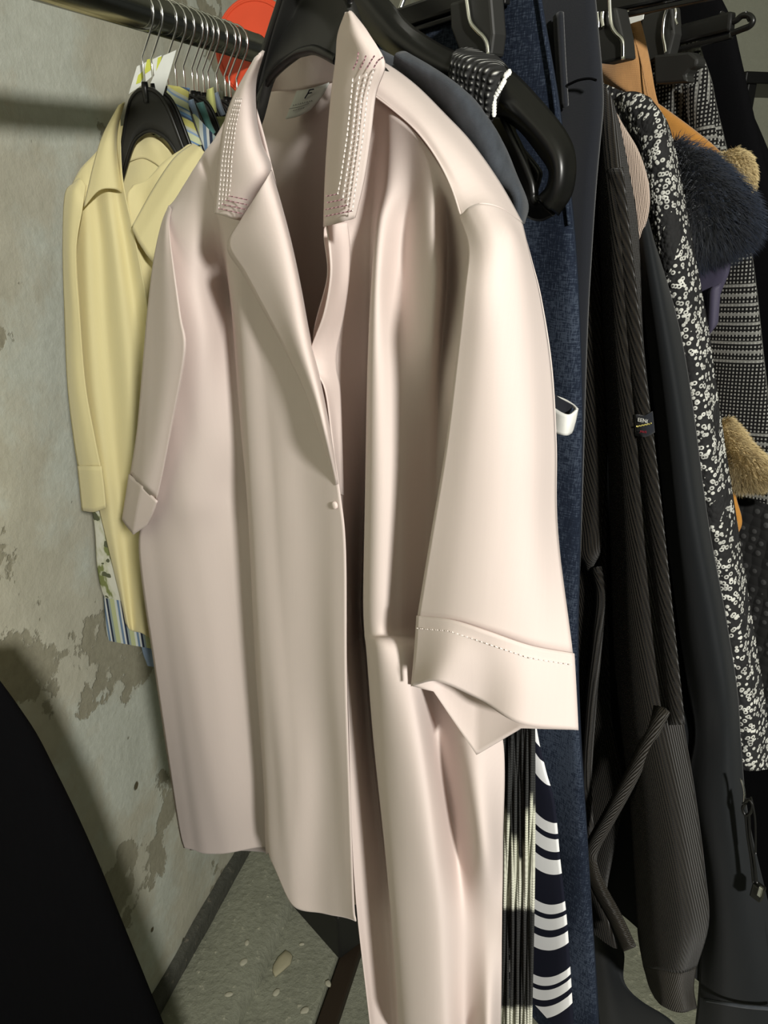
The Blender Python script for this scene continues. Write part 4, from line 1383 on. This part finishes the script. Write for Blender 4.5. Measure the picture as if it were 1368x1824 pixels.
# front edge curling up at its lower corner
rp('front_panel', T, rows([
    [(1010, 380), (1030, 390), (1045, 400), (1058, 420)],
    [(1010, 600), (1030, 600), (1055, 600), (1078, 600)],
    [(1010, 800), (1030, 800), (1055, 800), (1080, 800)],
    [(1010, 930), (1030, 930), (1052, 930), (1072, 930)],
    [(1012, 985), (1032, 985), (1050, 990), (1068, 980)],
    [(1020, 990), (1038, 1000), (1048, 1016), (1056, 1005)]],
    [[.012, .015, .014, .008]] * 4 + [[.014, .018, .018, .010], [.006, .008, .010, .006]]), 'cardigan', cd, 24, 50, thick=0.0025, seed=36)
SLV = [
    [(1055, 170), (1072, 150), (1088, 175), (1102, 225)],
    [(1062, 300), (1082, 285), (1102, 290), (1120, 315)],
    [(1070, 420), (1092, 410), (1112, 405), (1136, 415)],
    [(1078, 600), (1100, 600), (1122, 595), (1144, 600)],
    [(1085, 760), (1110, 760), (1135, 755), (1160, 760)],
    [(1090, 950), (1118, 950), (1146, 945), (1176, 945)],
    [(1095, 1150), (1128, 1150), (1160, 1145), (1197, 1145)],
    [(1108, 1290), (1142, 1290), (1178, 1285), (1216, 1290)],
    [(1122, 1420), (1160, 1420), (1200, 1415), (1236, 1410)],
    [(1132, 1560), (1172, 1560), (1215, 1555), (1254, 1550)],
    [(1138, 1660), (1178, 1662), (1222, 1660), (1261, 1645)],
    [(1148, 1722), (1182, 1726), (1214, 1730), (1240, 1722)]]
rp('sleeve', T, rows(SLV, [[.008, .014, .010, -.004], [.012, .022, .018, -.002]] + [[.012, .026, .022, -.002]] * 10), 'cardigan', cd, 40, 110, thick=0.002, wr=(0.0025, 14, 5), seed=37)
rp('sleeve', T, rows(SLV, [[.006, .002, .000, -.005]] + [[.009, .000, -.006, -.004]] * 11), 'cardigan', cd, 16, 60, thick=0.002, seed=38)
CF = [[(1148, 1720), (1180, 1724), (1212, 1728), (1239, 1720)], [(1158, 1752), (1184, 1762), (1210, 1766), (1233, 1756)], [(1168, 1777), (1184, 1792), (1214, 1802), (1240, 1794)]]
rp('cuff', T, rows(CF, [[.012, .024, .020, .000]] * 3), 'cuff_knit', cd, 30, 16, thick=0.003, wr=(0.001, 60, 60), seed=39)
rp('cuff', T, rows(CF, [[.010, .004, .000, -.001]] * 3), 'cuff_knit', cd, 16, 10, thick=0.002)
# ribbed button band and the diagonal collar band
def band(name, t, path, w, off, mat, nu=8):
    p = np.array(path, float)
    tg = np.gradient(p, axis=0)
    nrm = np.stack([-tg[:, 1], tg[:, 0]], 1); nrm /= np.linalg.norm(nrm, axis=1)[:, None]
    ct = [[(*(p[i] + nrm[i] * w * k), off + o) for k, o in ((-.5, -.002), (-.2, .001), (.2, .001), (.5, -.002))] for i in range(len(p))]
    return rp(name, t, ct, mat, cd, nu, 60, thick=0.003, wr=(0, 1, 1))
band('front_band', T, [(1095, 300), (1108, 420), (1124, 560), (1138, 690), (1150, 780), (1164, 900), (1180, 1050), (1194, 1180), (1206, 1290)], 24, .024, 'cardigan_rib')
band('collar_band', T, [(1182, 1262), (1150, 1330), (1118, 1395), (1085, 1455), (1056, 1508), (1052, 1540), (1068, 1582), (1095, 1632), (1122, 1690)], 22, .027, 'cuff_knit')
band('belt', T, [(1062, 1010), (1070, 1060), (1062, 1150), (1052, 1260), (1044, 1400), (1050, 1500)], 16, .012, 'cardigan_rib')
wl = rp('woven_label', T, rows([[(1131, 738), (1148, 740), (1162, 733)], [(1133, 776), (1150, 778), (1166, 770)]], [[.026, .0285, .024]] * 2), 'navy', cd, 10, 6, thick=0.0012, wr=(0, 1, 1))
wl['label'] = 'black woven label with white, yellow and red lettering'
def tx(name, body, px, py, h_px, off, mat, parent, t, tilt=0.0, shear=0.0, lo_font=False):
    cu = bpy.data.curves.new('txt', 'FONT')
    cu.body = body
    cu.shear = shear
    cu.extrude = 0.02
    ob = bpy.data.objects.new('txt', cu)
    COL.objects.link(ob)
    dg = bpy.context.evaluated_depsgraph_get()
    me = bpy.data.meshes.new_from_object(ob.evaluated_get(dg))
    vv = np.array([v.co[:] for v in me.vertices])
    ff = [tuple(p.vertices) for p in me.polygons]
    bpy.data.objects.remove(ob); bpy.data.curves.remove(cu); bpy.data.meshes.remove(me)
    base = PK.P(px, py, off - t)
    pxm = np.linalg.norm(PK.P(px + 1, py, off - t) - base)
    hm = h_px * np.linalg.norm(PK.P(px, py + 1, off - t) - base)
    sc_ = hm / 0.72
    ca, sa = math.cos(tilt), math.sin(tilt)
    out = []
    for x, y, z in vv:
        a, b_ = x * sc_ * 1.1, y * sc_
        out.append(base + PK.d * (a * ca - b_ * sa) + np.array([0, 0, 1.0]) * (a * sa + b_ * ca) + PK.n * (z * 0.004))
    return link_mesh(name, out, ff, mat, parent, [(0, 0)] * len(out), smooth=False)
tx('lettering', 'EEN(', 1135.5, 750.5, 6.8, .0292, MAT['thread_white'], wl, T, 0.10)
tx('lettering', 'yach', 1139.5, 769.5, 5.0, .0292, MAT['thread_red'], wl, T, 0.10, 0.3)
tube('yellow_cord', [PK.P(x, y + (0.9 if i % 2 else -.3), .0294 - T) for i, (x, y) in enumerate([(1134 + 2.6 * i, 759.6 - .55 * i) for i in range(11)])], 0.0005, MAT['thread_yellow'], wl, 6)

# --- pale pink knit
T = 0.190
pk_ = rthing('sweater', 'pale pink openwork sweater showing between cardigan and flecked jacket', 'sweater', T, 1.2)
rl('body', T, [(1040, 140), (1082, 175), (1110, 222), (1136, 265), (1152, 310), (1158, 350), (1152, 395), (1128, 450), (1100, 520), (1080, 600), (1070, 700)], 'pale_knit', pk_, thick=0.006, folds=(0.0015, 16))

# --- black parka
T = 0.209
pa = rthing('parka', 'long black weatherproof parka with drawcord between cardigan and flecked jacket', 'coat', T, 0.5)
rl('body', T, [(1060, 200), (1110, 280), (1130, 380), (1142, 470), (1155, 600), (1172, 750), (1190, 900), (1210, 1050), (1230, 1180), (1250, 1300), (1300, 1400), (1345, 1540), (1372, 1640), (1392, 1760), (1410, 1880)], 'parka', pa, thick=0.009, folds=(0.002, 12), nv=80)
SPK = [
    [(1128, 345), (1136, 338), (1146, 350), (1154, 390)],
    [(1140, 470), (1152, 462), (1168, 465), (1184, 500)],
    [(1152, 600), (1170, 598), (1190, 598), (1210, 610)],
    [(1168, 760), (1190, 758), (1214, 758), (1236, 770)],
    [(1185, 920), (1212, 918), (1240, 918), (1262, 930)],
    [(1206, 1080), (1234, 1080), (1264, 1080), (1288, 1085)],
    [(1226, 1220), (1255, 1225), (1286, 1225), (1308, 1230)],
    [(1238, 1310), (1262, 1318), (1292, 1325), (1316, 1330)],
    [(1225, 1420), (1262, 1430), (1300, 1440), (1330, 1440)],
    [(1245, 1600), (1285, 1610), (1325, 1610), (1366, 1600)],
    [(1245, 1740), (1290, 1760), (1340, 1765), (1392, 1755)],
    [(1235, 1870), (1290, 1880), (1345, 1880), (1410, 1870)]]
rp('sleeve', T, rows(SPK, [[.006, .012, .010, .0]] + [[.010, .020, .018, -.002]] * 6 + [[.008, .014, .014, -.002], [.008, .018, .016, -.002]] + [[.008, .018, .014, -.002]] * 3), 'parka', pa, 36, 100, thick=0.0016, wr=(0.004, 16, 9), seed=41)
rp('hem_piping', T, rows([[(1255, 1778), (1290, 1784), (1330, 1790), (1380, 1794)], [(1255, 1783), (1290, 1789), (1330, 1795), (1380, 1799)]], [[.012, .022, .020, .012]] * 2), 'charcoal', pa, 20, 4, thick=0.002, wr=(0, 1, 1))
# lower far panel with its pale hem line
rp('front_panel', T, rows([
    [(1040, 1500), (1060, 1560), (1085, 1640), (1110, 1700)],
    [(1045, 1640), (1068, 1660), (1095, 1720), (1120, 1760)],
    [(1060, 1760), (1090, 1790), (1130, 1810), (1200, 1820)],
    [(1070, 1860), (1100, 1870), (1150, 1870), (1240, 1870)]],
    [[.012, .016, .012, .008]] * 4), 'parka', pa, 24, 30, wr=(0.004, 20, 12), seed=42)
# drawcord: metal zip pull, knotted loop, two cords, toggle
dk = .024
def pc(pts, r, nm, mat, n=8, smp=30):
    return tube(nm, [PK.P(x, y, dk - T) for x, y in pts], r, MAT[mat], pa, n, samples=smp)
pc([(1320, 1388), (1324, 1400), (1326, 1414), (1325, 1430)], 0.0009, 'zip_pull', 'chrome')
pc([(1324, 1432), (1334, 1424), (1340, 1434), (1336, 1448), (1328, 1452), (1323, 1440), (1328, 1430)], 0.0012, 'cord_knot', 'plastic')
pc([(1328, 1450), (1332, 1490), (1338, 1530), (1342, 1572)], 0.0011, 'drawcord', 'plastic')
pc([(1334, 1448), (1336, 1490), (1343, 1530), (1348, 1572)], 0.0011, 'drawcord', 'plastic')
pc([(1338, 1420), (1345, 1460), (1346, 1520)], 0.0008, 'drawcord', 'plastic')
tgl = PK.P(1350, 1588, dk - T)
v, f = box_data(tgl, (PK.d, PK.n, np.array([0, 0, 1.0])), (.0042, .003, .0065))
bevel(link_mesh('cord_toggle', v, f, MAT['plastic'], pa, [(0, 0)] * 8, False), .001)
v, f = box_data(PK.P(1354, 1588, dk + .004 - T), (PK.d, PK.n, np.array([0, 0, 1.0])), (.0014, .001, .0045))
bevel(link_mesh('toggle_plate', v, f, MAT['chrome'], pa, [(0, 0)] * 8, False), .0004)

# --- flecked boucle jacket
T = 0.246
fk = rthing('jacket', 'black and white flecked boucle jacket right of the black parka', 'jacket', T, 0.9)
rl('body', T, [(1080, 150), (1120, 168), (1150, 190), (1165, 260), (1175, 400), (1195, 600), (1215, 800), (1240, 1000), (1262, 1150), (1280, 1300), (1285, 1365)], 'fleck', fk, thick=0.008, folds=(0.0015, 12), nv=70)
SFK = [
    [(1095, 178), (1112, 166), (1135, 166), (1158, 176)],
    [(1105, 230), (1140, 215), (1172, 205), (1188, 220)],
    [(1130, 300), (1155, 285), (1185, 275), (1208, 300)],
    [(1150, 430), (1178, 425), (1205, 420), (1232, 430)],
    [(1165, 560), (1195, 556), (1225, 552), (1254, 560)],
    [(1185, 700), (1216, 696), (1246, 694), (1275, 700)],
    [(1205, 850), (1238, 848), (1270, 846), (1299, 850)],
    [(1228, 1000), (1262, 998), (1294, 996), (1322, 1000)],
    [(1255, 1150), (1286, 1150), (1318, 1148), (1346, 1150)],
    [(1275, 1270), (1305, 1272), (1336, 1272), (1364, 1270)],
    [(1285, 1362), (1312, 1368), (1342, 1372), (1370, 1368)]]
rp('sleeve', T, rows(SFK, [[.008, .012, .008, -.008], [.010, .018, .012, -.006]] + [[.010, .022, .018, -.004]] * 9), 'fleck', fk, 40, 110, thick=0.002, wr=(0.003, 12, 6), seed=43)
rp('sleeve', T, rows(SFK, [[.006, .000, -.004, -.009]] + [[.008, -.002, -.008, -.006]] * 10), 'fleck', fk, 16, 60, thick=0.002)

# --- tan suede skirt on clips
T = 0.264
ts = rthing('skirt', 'tan suede skirt clipped by its waistband above the flecked jacket', 'skirt', T, 1.3)
rp('front', T, rows([
    [(1092, 54), (1108, 48), (1124, 43), (1140, 38)],
    [(1093, 62), (1110, 60), (1128, 56), (1146, 62)],
    [(1070, 112), (1100, 104), (1130, 104), (1158, 116)],
    [(1062, 118), (1096, 145), (1132, 160), (1170, 172)],
    [(1082, 160), (1108, 172), (1142, 195), (1182, 215)],
    [(1090, 300), (1120, 300), (1150, 300), (1188, 300)],
    [(1090, 500), (1120, 500), (1150, 500), (1190, 500)]],
    [[.004, .008, .008, .0]] * 2 + [[.006, .012, .010, .0], [.008, .014, .008, .0], [.004, .008, .006, .0], [.0, .006, .006, .0], [.0, .006, .006, .0]]), 'tan', ts, 30, 60, thick=0.002, wr=(0.0015, 40, 25), seed=45)
rp('back', T, rows([
    [(1092, 56), (1108, 50), (1124, 45), (1139, 40)],
    [(1075, 112), (1100, 108), (1130, 108), (1157, 118)],
    [(1090, 300), (1120, 300), (1150, 300), (1186, 300)],
    [(1090, 500), (1120, 500), (1150, 500), (1188, 500)]],
    [[-.002, -.004, -.004, -.001]] * 4), 'tan', ts, 20, 30, thick=0.002)
tube('waist_seam', [PK.P(x, y, -T + .0085) for x, y in [(1128, 60), (1140, 100), (1150, 150), (1158, 186)]], 0.0006, MAT['tan'], ts, 6, samples=16)

# --- navy padded jacket with blue fur
def fur(name, t, outline, off, length, count, mat, parent, droop=0.4, flow=(0.6, -0.5), thick=.012, seed=0, wj=.35):
    """Plump fur-covered pad: closed base plus a dense coat of short tapering hairs, one mesh."""
    r2_ = random.Random(seed)
    L = [o[0] for o in outline]; Rr = [o[1] for o in outline]
    nv, M = 30, 28
    A = cr([(*a,) for a in L], nv); B = cr([(*b_,) for b_ in Rr], nv)
    vs, nrm = [], []
    for i in range(nv):
        pa_, pb_ = PK.P(*A[i], off - t), PK.P(*B[i], off - t)
        c, h = (pa_ + pb_) / 2, (pb_ - pa_) / 2
        cap = math.sqrt(max(0.02, 1 - abs(2 * i / (nv - 1) - 1) ** 4))
        for k in range(M):
            th = 2 * math.pi * k / M
            d_ = math.cos(th) * h + PK.n * math.sin(th) * thick * cap
            vs.append(c + d_)
            nn = math.cos(th) * h / (np.linalg.norm(h) + 1e-6) + PK.n * math.sin(th)
            nn = nn + np.array([0, 0, 1.0]) * (0.8 * (1 - 2 * i / (nv - 1)))
            nrm.append(nn / np.linalg.norm(nn))
    fs = grid_faces(nv, M, wrap=True) + [tuple(range(M - 1, -1, -1)), tuple((nv - 1) * M + k for k in range(M))]
    o1 = link_mesh(name, vs, fs, mat, parent, [(0, 0)] * len(vs))
    hv, hf = [], []
    fl = PK.d * flow[0] + np.array([0, 0, 1.0]) * flow[1]
    for _ in range(count):
        i = r2_.randrange(len(vs))
        i2 = min(len(vs) - 1, max(0, i + r2_.choice((-1, 1, M, -M))))
        q = r2_.random()
        p = vs[i] * (1 - q) + vs[i2] * q
        nn = nrm[i]
        jit = np.array([r2_.uniform(-1, 1) for _ in range(3)]) * wj
        d1 = nn * 0.55 + fl * 0.8 + jit
        d1 /= np.linalg.norm(d1)
        ln = length * r2_.uniform(.55, 1.15)
        p1 = p + d1 * ln * .5
        p2 = p1 + (d1 + np.array([0, 0, -droop])) * ln * .5
        wv = np.cross(d1, PK.n + jit); wv = wv / (np.linalg.norm(wv) + 1e-6) * 0.00028
        b_ = len(hv)
        hv += [p - wv, p + wv, p1 - wv * .8, p1 + wv * .8, p2]
        hf += [(b_, b_ + 1, b_ + 3, b_ + 2), (b_ + 2, b_ + 3, b_ + 4)]
    o2 = link_mesh('fur_pile', hv, hf, mat, o1, [(0, 0)] * len(hv))
    o2['kind'] = 'stuff'
    return o1

def fur_mat(name, c1, c2):
    m, nt, b = mk(name)
    v = uvnode(nt, (1, 1, 1), obj=True)
    n1 = tex_noise(nt, v, 90.0, 4, 0.6)
    setc(nt, b, mixc(nt, n1, c1, c2))
    b.inputs['Roughness'].default_value = 0.6
    b.inputs['Sheen Weight'].default_value = 0.25
    return m
MAT['blue_fur'] = fur_mat('navy_blue_fur', (0.004, 0.006, 0.015), (0.022, 0.035, 0.065))
MAT['cream_fur'] = fur_mat('cream_fur', (0.40, 0.29, 0.12), (0.66, 0.54, 0.30))

T = 0.282
nj = rthing('jacket', 'plum padded jacket with thick navy blue fur collar', 'jacket', T, 1.0)
rl('body', T, [(1180, 330), (1225, 380), (1262, 430), (1296, 452), (1300, 480), (1285, 520), (1272, 560), (1262, 620), (1258, 700), (1262, 900), (1270, 1050)], 'plum', nj, thick=0.007, folds=(0.0015, 18))
rp('strap', T, rows([[(1262, 520), (1270, 512), (1284, 505)], [(1258, 600), (1268, 590), (1278, 575)]], [[.010, .012, .008]] * 2), 'plum', nj, 8, 12, thick=0.002)
fur('fur_collar', T, [((1200, 255), (1252, 278)), ((1206, 300), (1288, 312)), ((1212, 350), (1322, 350)), ((1222, 400), (1334, 392)), ((1230, 430), (1316, 424)), ((1240, 455), (1282, 442))], .012, 0.016, 14000, MAT['blue_fur'], nj, seed=3, flow=(.7, -.35))

# --- camel sheepskin coat with cream fur edges
T = 0.306
sk = rthing('coat', 'camel sheepskin coat with cream fur edging behind the navy fur collar', 'coat', T, 0.8)
rl('body', T, [(1135, 165), (1168, 182), (1200, 204), (1240, 234), (1280, 268), (1302, 300), (1296, 345), (1262, 420), (1252, 560), (1262, 680), (1285, 760), (1300, 830), (1312, 890), (1322, 930), (1310, 960)], 'camel', sk, thick=0.010, folds=(0.001, 14), nv=80)
fur('fur_cuff', T, [((1282, 276), (1308, 266)), ((1272, 290), (1328, 276)), ((1280, 305), (1337, 300)), ((1300, 325), (1334, 325)), ((1314, 342), (1324, 346))], .012, 0.0055, 9000, MAT['cream_fur'], sk, seed=5, thick=.012, flow=(.2, -.5))
fur('fur_cuff', T, [((1284, 752), (1296, 748)), ((1288, 785), (1330, 795)), ((1294, 815), (1362, 822)), ((1305, 845), (1372, 850)), ((1315, 866), (1350, 868))], .010, 0.008, 9000, MAT['cream_fur'], sk, seed=6, thick=.010, flow=(.7, -.2))

# --- glen check trousers on a clip hanger
T = 0.330
gc = rthing('trousers', 'grey glen check wool trousers at the right edge behind the fur', 'trousers', T, 0.7)
rl('leg', T, [(1242, 66), (1252, 100), (1266, 140), (1274, 180), (1288, 240), (1302, 300), (1320, 380), (1336, 440), (1348, 520), (1358, 620), (1370, 740), (1385, 900)], 'check', gc, thick=0.010, folds=(0.002, 13), width=0.18, top=.8, nv=80)
rp('pocket_panel', T, rows([[(1215, 152), (1235, 150), (1252, 150)], [(1222, 200), (1245, 205), (1270, 212)], [(1236, 260), (1262, 272), (1288, 286)]], [[.013, .016, .012]] * 3), 'check', gc, 16, 16, thick=0.0016)

# --- black bobble knit and the last black coat
T = 0.352
bk = rthing('sweater', 'black bobble-knit sweater at the right edge below the cream fur', 'sweater', T, 0.7)
rl('body', T, [(1220, 300), (1290, 420), (1330, 560), (1352, 700), (1372, 860), (1392, 1000), (1410, 1150), (1425, 1300)], 'bobble', bk, thick=0.008, folds=(0.001, 14))
T = 0.380
bc_ = rthing('coat', 'long black wool coat at the far right of the row', 'coat', T, 0.4)
rl('body', T, [(1262, -40), (1284, 0), (1302, 40), (1314, 90), (1326, 140), (1345, 220), (1370, 330), (1400, 480), (1430, 700), (1460, 1000), (1480, 1300), (1500, 1600), (1520, 1860)], 'black', bc_, thick=0.012, folds=(0.002, 12), nv=70, top=.8)
T = 0.420
bd_ = rthing('coat', 'second long black coat hanging behind the last wool coat', 'coat', T, 0.3)
rl('body', T, [(1240, -30), (1300, 120), (1380, 300), (1440, 500), (1480, 800), (1500, 1300), (1520, 1860)], 'black', bd_, thick=0.012, folds=(0.002, 12), nv=50, top=.8)

# ------------------------------------------------------------------ clip hangers of the trousers and the skirt
def clip_hanger(label, t, bar, clip_poly, wire, extra=None, tip=True):
    h = rthing('clip_hanger', label, 'hanger', t, 1.7, 'black clip hangers on the rack')
    (x0, y0), (x1, y1) = bar
    c0, c1 = PK.P(x0, y0, -t), PK.P(x1, y1, -t)
    ax = (c1 - c0); ln = np.linalg.norm(ax); ax = ax / ln
    up = np.cross(PK.n, ax)
    v, f = box_data((c0 + c1) / 2, (ax, PK.n, up), (ln / 2, .004, .0065))
    bevel(link_mesh('bar', v, f, MAT['plastic'], h, [(0, 0)] * 8, False), .002)
    v, f = box_data((c0 + c1) / 2 - up * .0095, (ax, PK.n, up), (ln / 2, .0025, .0015))
    bevel(link_mesh('bar_ridge', v, f, MAT['plastic'], h, [(0, 0)] * 8, False), .0008)
    for poly, o, dp in clip_poly:
        plane_prism('clip', PK, poly, o - t, dp, MAT['plastic_matte'], h, 0.0018)
    for pts, o, r in wire:
        tube('clip_spring', [PK.P(x, y, o - t) for x, y in pts], r, MAT['chrome'], h, 8, samples=24)
    m_ = (c0 + c1) / 2
    s_, z_ = PK.s_of(m_), m_[2]
    tube('hook', hook_pts(PK, -t, 0.0, PK.W(0, 0, 0)[2] + z_ - .0, RACK_Z, 0.0165) if abs(s_) < .02 else
         [c0 * 0 + PK.W(s_, z_, -t)] + hook_pts(PK, -t, 0.0, CAM[2] + .115, RACK_Z, 0.0165)[1:], 0.0017, MAT['chrome'], h, 8)
    return h
clip_hanger('black clip hanger gripping the navy slub trousers', .104, ((560, 85), (905, -30)),
            [([(800, 5), (872, -14), (878, 60), (873, 100), (845, 104), (818, 92), (802, 50)], .012, .012)],
            [([(830, -12), (833, 10), (838, 38), (850, 54), (862, 66), (868, 80), (870, 98)], .020, .0014)])
clip_hanger('black clip hanger gripping the tan suede skirt', .236, ((900, 48), (1292, -40)),
            [([(1058, 22), (1096, 12), (1108, 66), (1112, 104), (1070, 114), (1058, 100)], .012, .014)],
            [([(1086, -10), (1087, 20), (1090, 46), (1098, 60), (1108, 70), (1110, 84), (1110, 106)], .021, .0015),
             ([(1064, 22), (1066, 36), (1066, 50)], .021, .0012), ([(1074, 20), (1073, 34), (1075, 48)], .021, .0016)])
ck = clip_hanger('black clip hanger with hooked ends gripping the glen check trousers', .312, ((1000, 118), (1306, 38)),
            [([(1142, 28), (1196, 10), (1200, 60), (1190, 100), (1150, 112), (1142, 80)], .008, .012),
             ([(1164, 98), (1228, 92), (1242, 104), (1240, 118), (1228, 124), (1220, 134), (1224, 146), (1166, 150)], .012, .012)],
            [([(1190, 12), (1184, 30), (1181, 60), (1184, 80), (1186, 94)], .017, .0012), ([(1200, 5), (1204, 20), (1203, 34), (1207, 44)], .018, .0009)])
tube('end_hook', [PK.P(x, y, -.312) for x, y in [(1300, 40), (1312, 36), (1322, 28), (1334, 28), (1341, 36), (1336, 46), (1322, 52), (1302, 60)]], .0022, MAT['plastic'], ck, 8, samples=40)
tube('end_hook', [PK.P(x, y, -.312) for x, y in [(1278, 44), (1288, 38), (1291, 30), (1284, 24)]], .0020, MAT['plastic'], ck, 8, samples=20)
tube('end_tip', [PK.P(x, y, -.312) for x, y in [(1336, 36), (1332, 28), (1328, 24)]], .0018, MAT['plastic'], ck, 8)
tw = thing('price_tag', 'small white paper tag behind the tan suede waistband', 'paper tag', PK.P(1128, 40, -.275))
plane_prism('paper_leaf', PK, [(1106, 33), (1147, 22), (1145, 34), (1106, 60)], -.275, .0008, MAT['paper'], tw, 0)

# ------------------------------------------------------------------ dark shelf unit far right and the black cloth close to the lens
shf = thing('shelf_unit', 'dark metal shelf unit against the pale wall at the far right', 'shelf', np.array([2.0, 2.0, -0.05]))
fw = np.array([0.96, 0.28, 0.0]); fp = np.array([-0.28, 0.96, 0]); zz = np.array([0, 0, 1.0])
orig = floorP(1345, 700, 0) * 0
def sp(px, py, f_):
    r = ray(px, py); return CAM + r * (f_ / r[1])
c = sp(1345, 128, 2.0)
for dz, nm in ((0.0, 'shelf_board'), (-0.34, 'shelf_board'), (-0.70, 'shelf_board'), (-1.1, 'shelf_board')):
    v, f = box_data(c + fw * 0.42 + fp * 0.15 + zz * (dz - .012), (fw, fp, zz), (.45, .16, .012))
    bevel(link_mesh(nm, v, f, MAT['dark_metal'], shf, [(0, 0)] * 8, False), .003)
for sx in (0.0, 0.84):
    v, f = box_data(np.array([*(c + fw * sx + fp * .15)[:2], (c[2] - .05) / 2]), (fw, fp, zz), (.012, .15, (c[2] + .05) / 2))
    bevel(link_mesh('upright', v, f, MAT['dark_metal'], shf, [(0, 0)] * 8, False), .003)

CL = Plane((-0.40, 0.60), (1.0, 0.0))
# a draped black coat standing down to the floor; only its edge enters the picture
c_near = [CL.SZ(px, py) for px, py in [(-26, 1245), (6, 1292), (44, 1352), (80, 1425), (120, 1505), (160, 1592), (198, 1682), (242, 1785), (290, 1900)]]
while c_near[-1][1] > 0.06:
    c_near.append((c_near[-1][0] + 0.012, max(0.03, c_near[-1][1] - 0.09)))
c_min = -(WALL_OFF - 0.04 - CL.p0 @ PERP) / abs(CL.d @ PERP)
arr = cr(c_near, 70)
vs, uvs = [], []
for i, (s_n, z) in enumerate(arr):
    f_ = i / 69
    half = (s_n - c_min) / 2
    for k in range(40):
        th = 2 * math.pi * k / 40
        s_ = s_n - half + half * math.cos(th)
        o_ = -0.03 + 0.03 * min(1, .25 + f_ * 4) * math.copysign(abs(math.sin(th)) ** .7, math.sin(th)) + .006 * f_ * math.sin(s_ * 70) * abs(math.sin(th))
        vs.append(CL.W(s_, z, o_)); uvs.append((s_, z))
blk = link_mesh('black_coat', vs, grid_faces(70, 40, wrap=True) + [tuple(range(39, -1, -1))], MAT['black'], None, uvs)
tag(blk, 'long black draped coat filling the lower left corner close to the camera', 'coat')
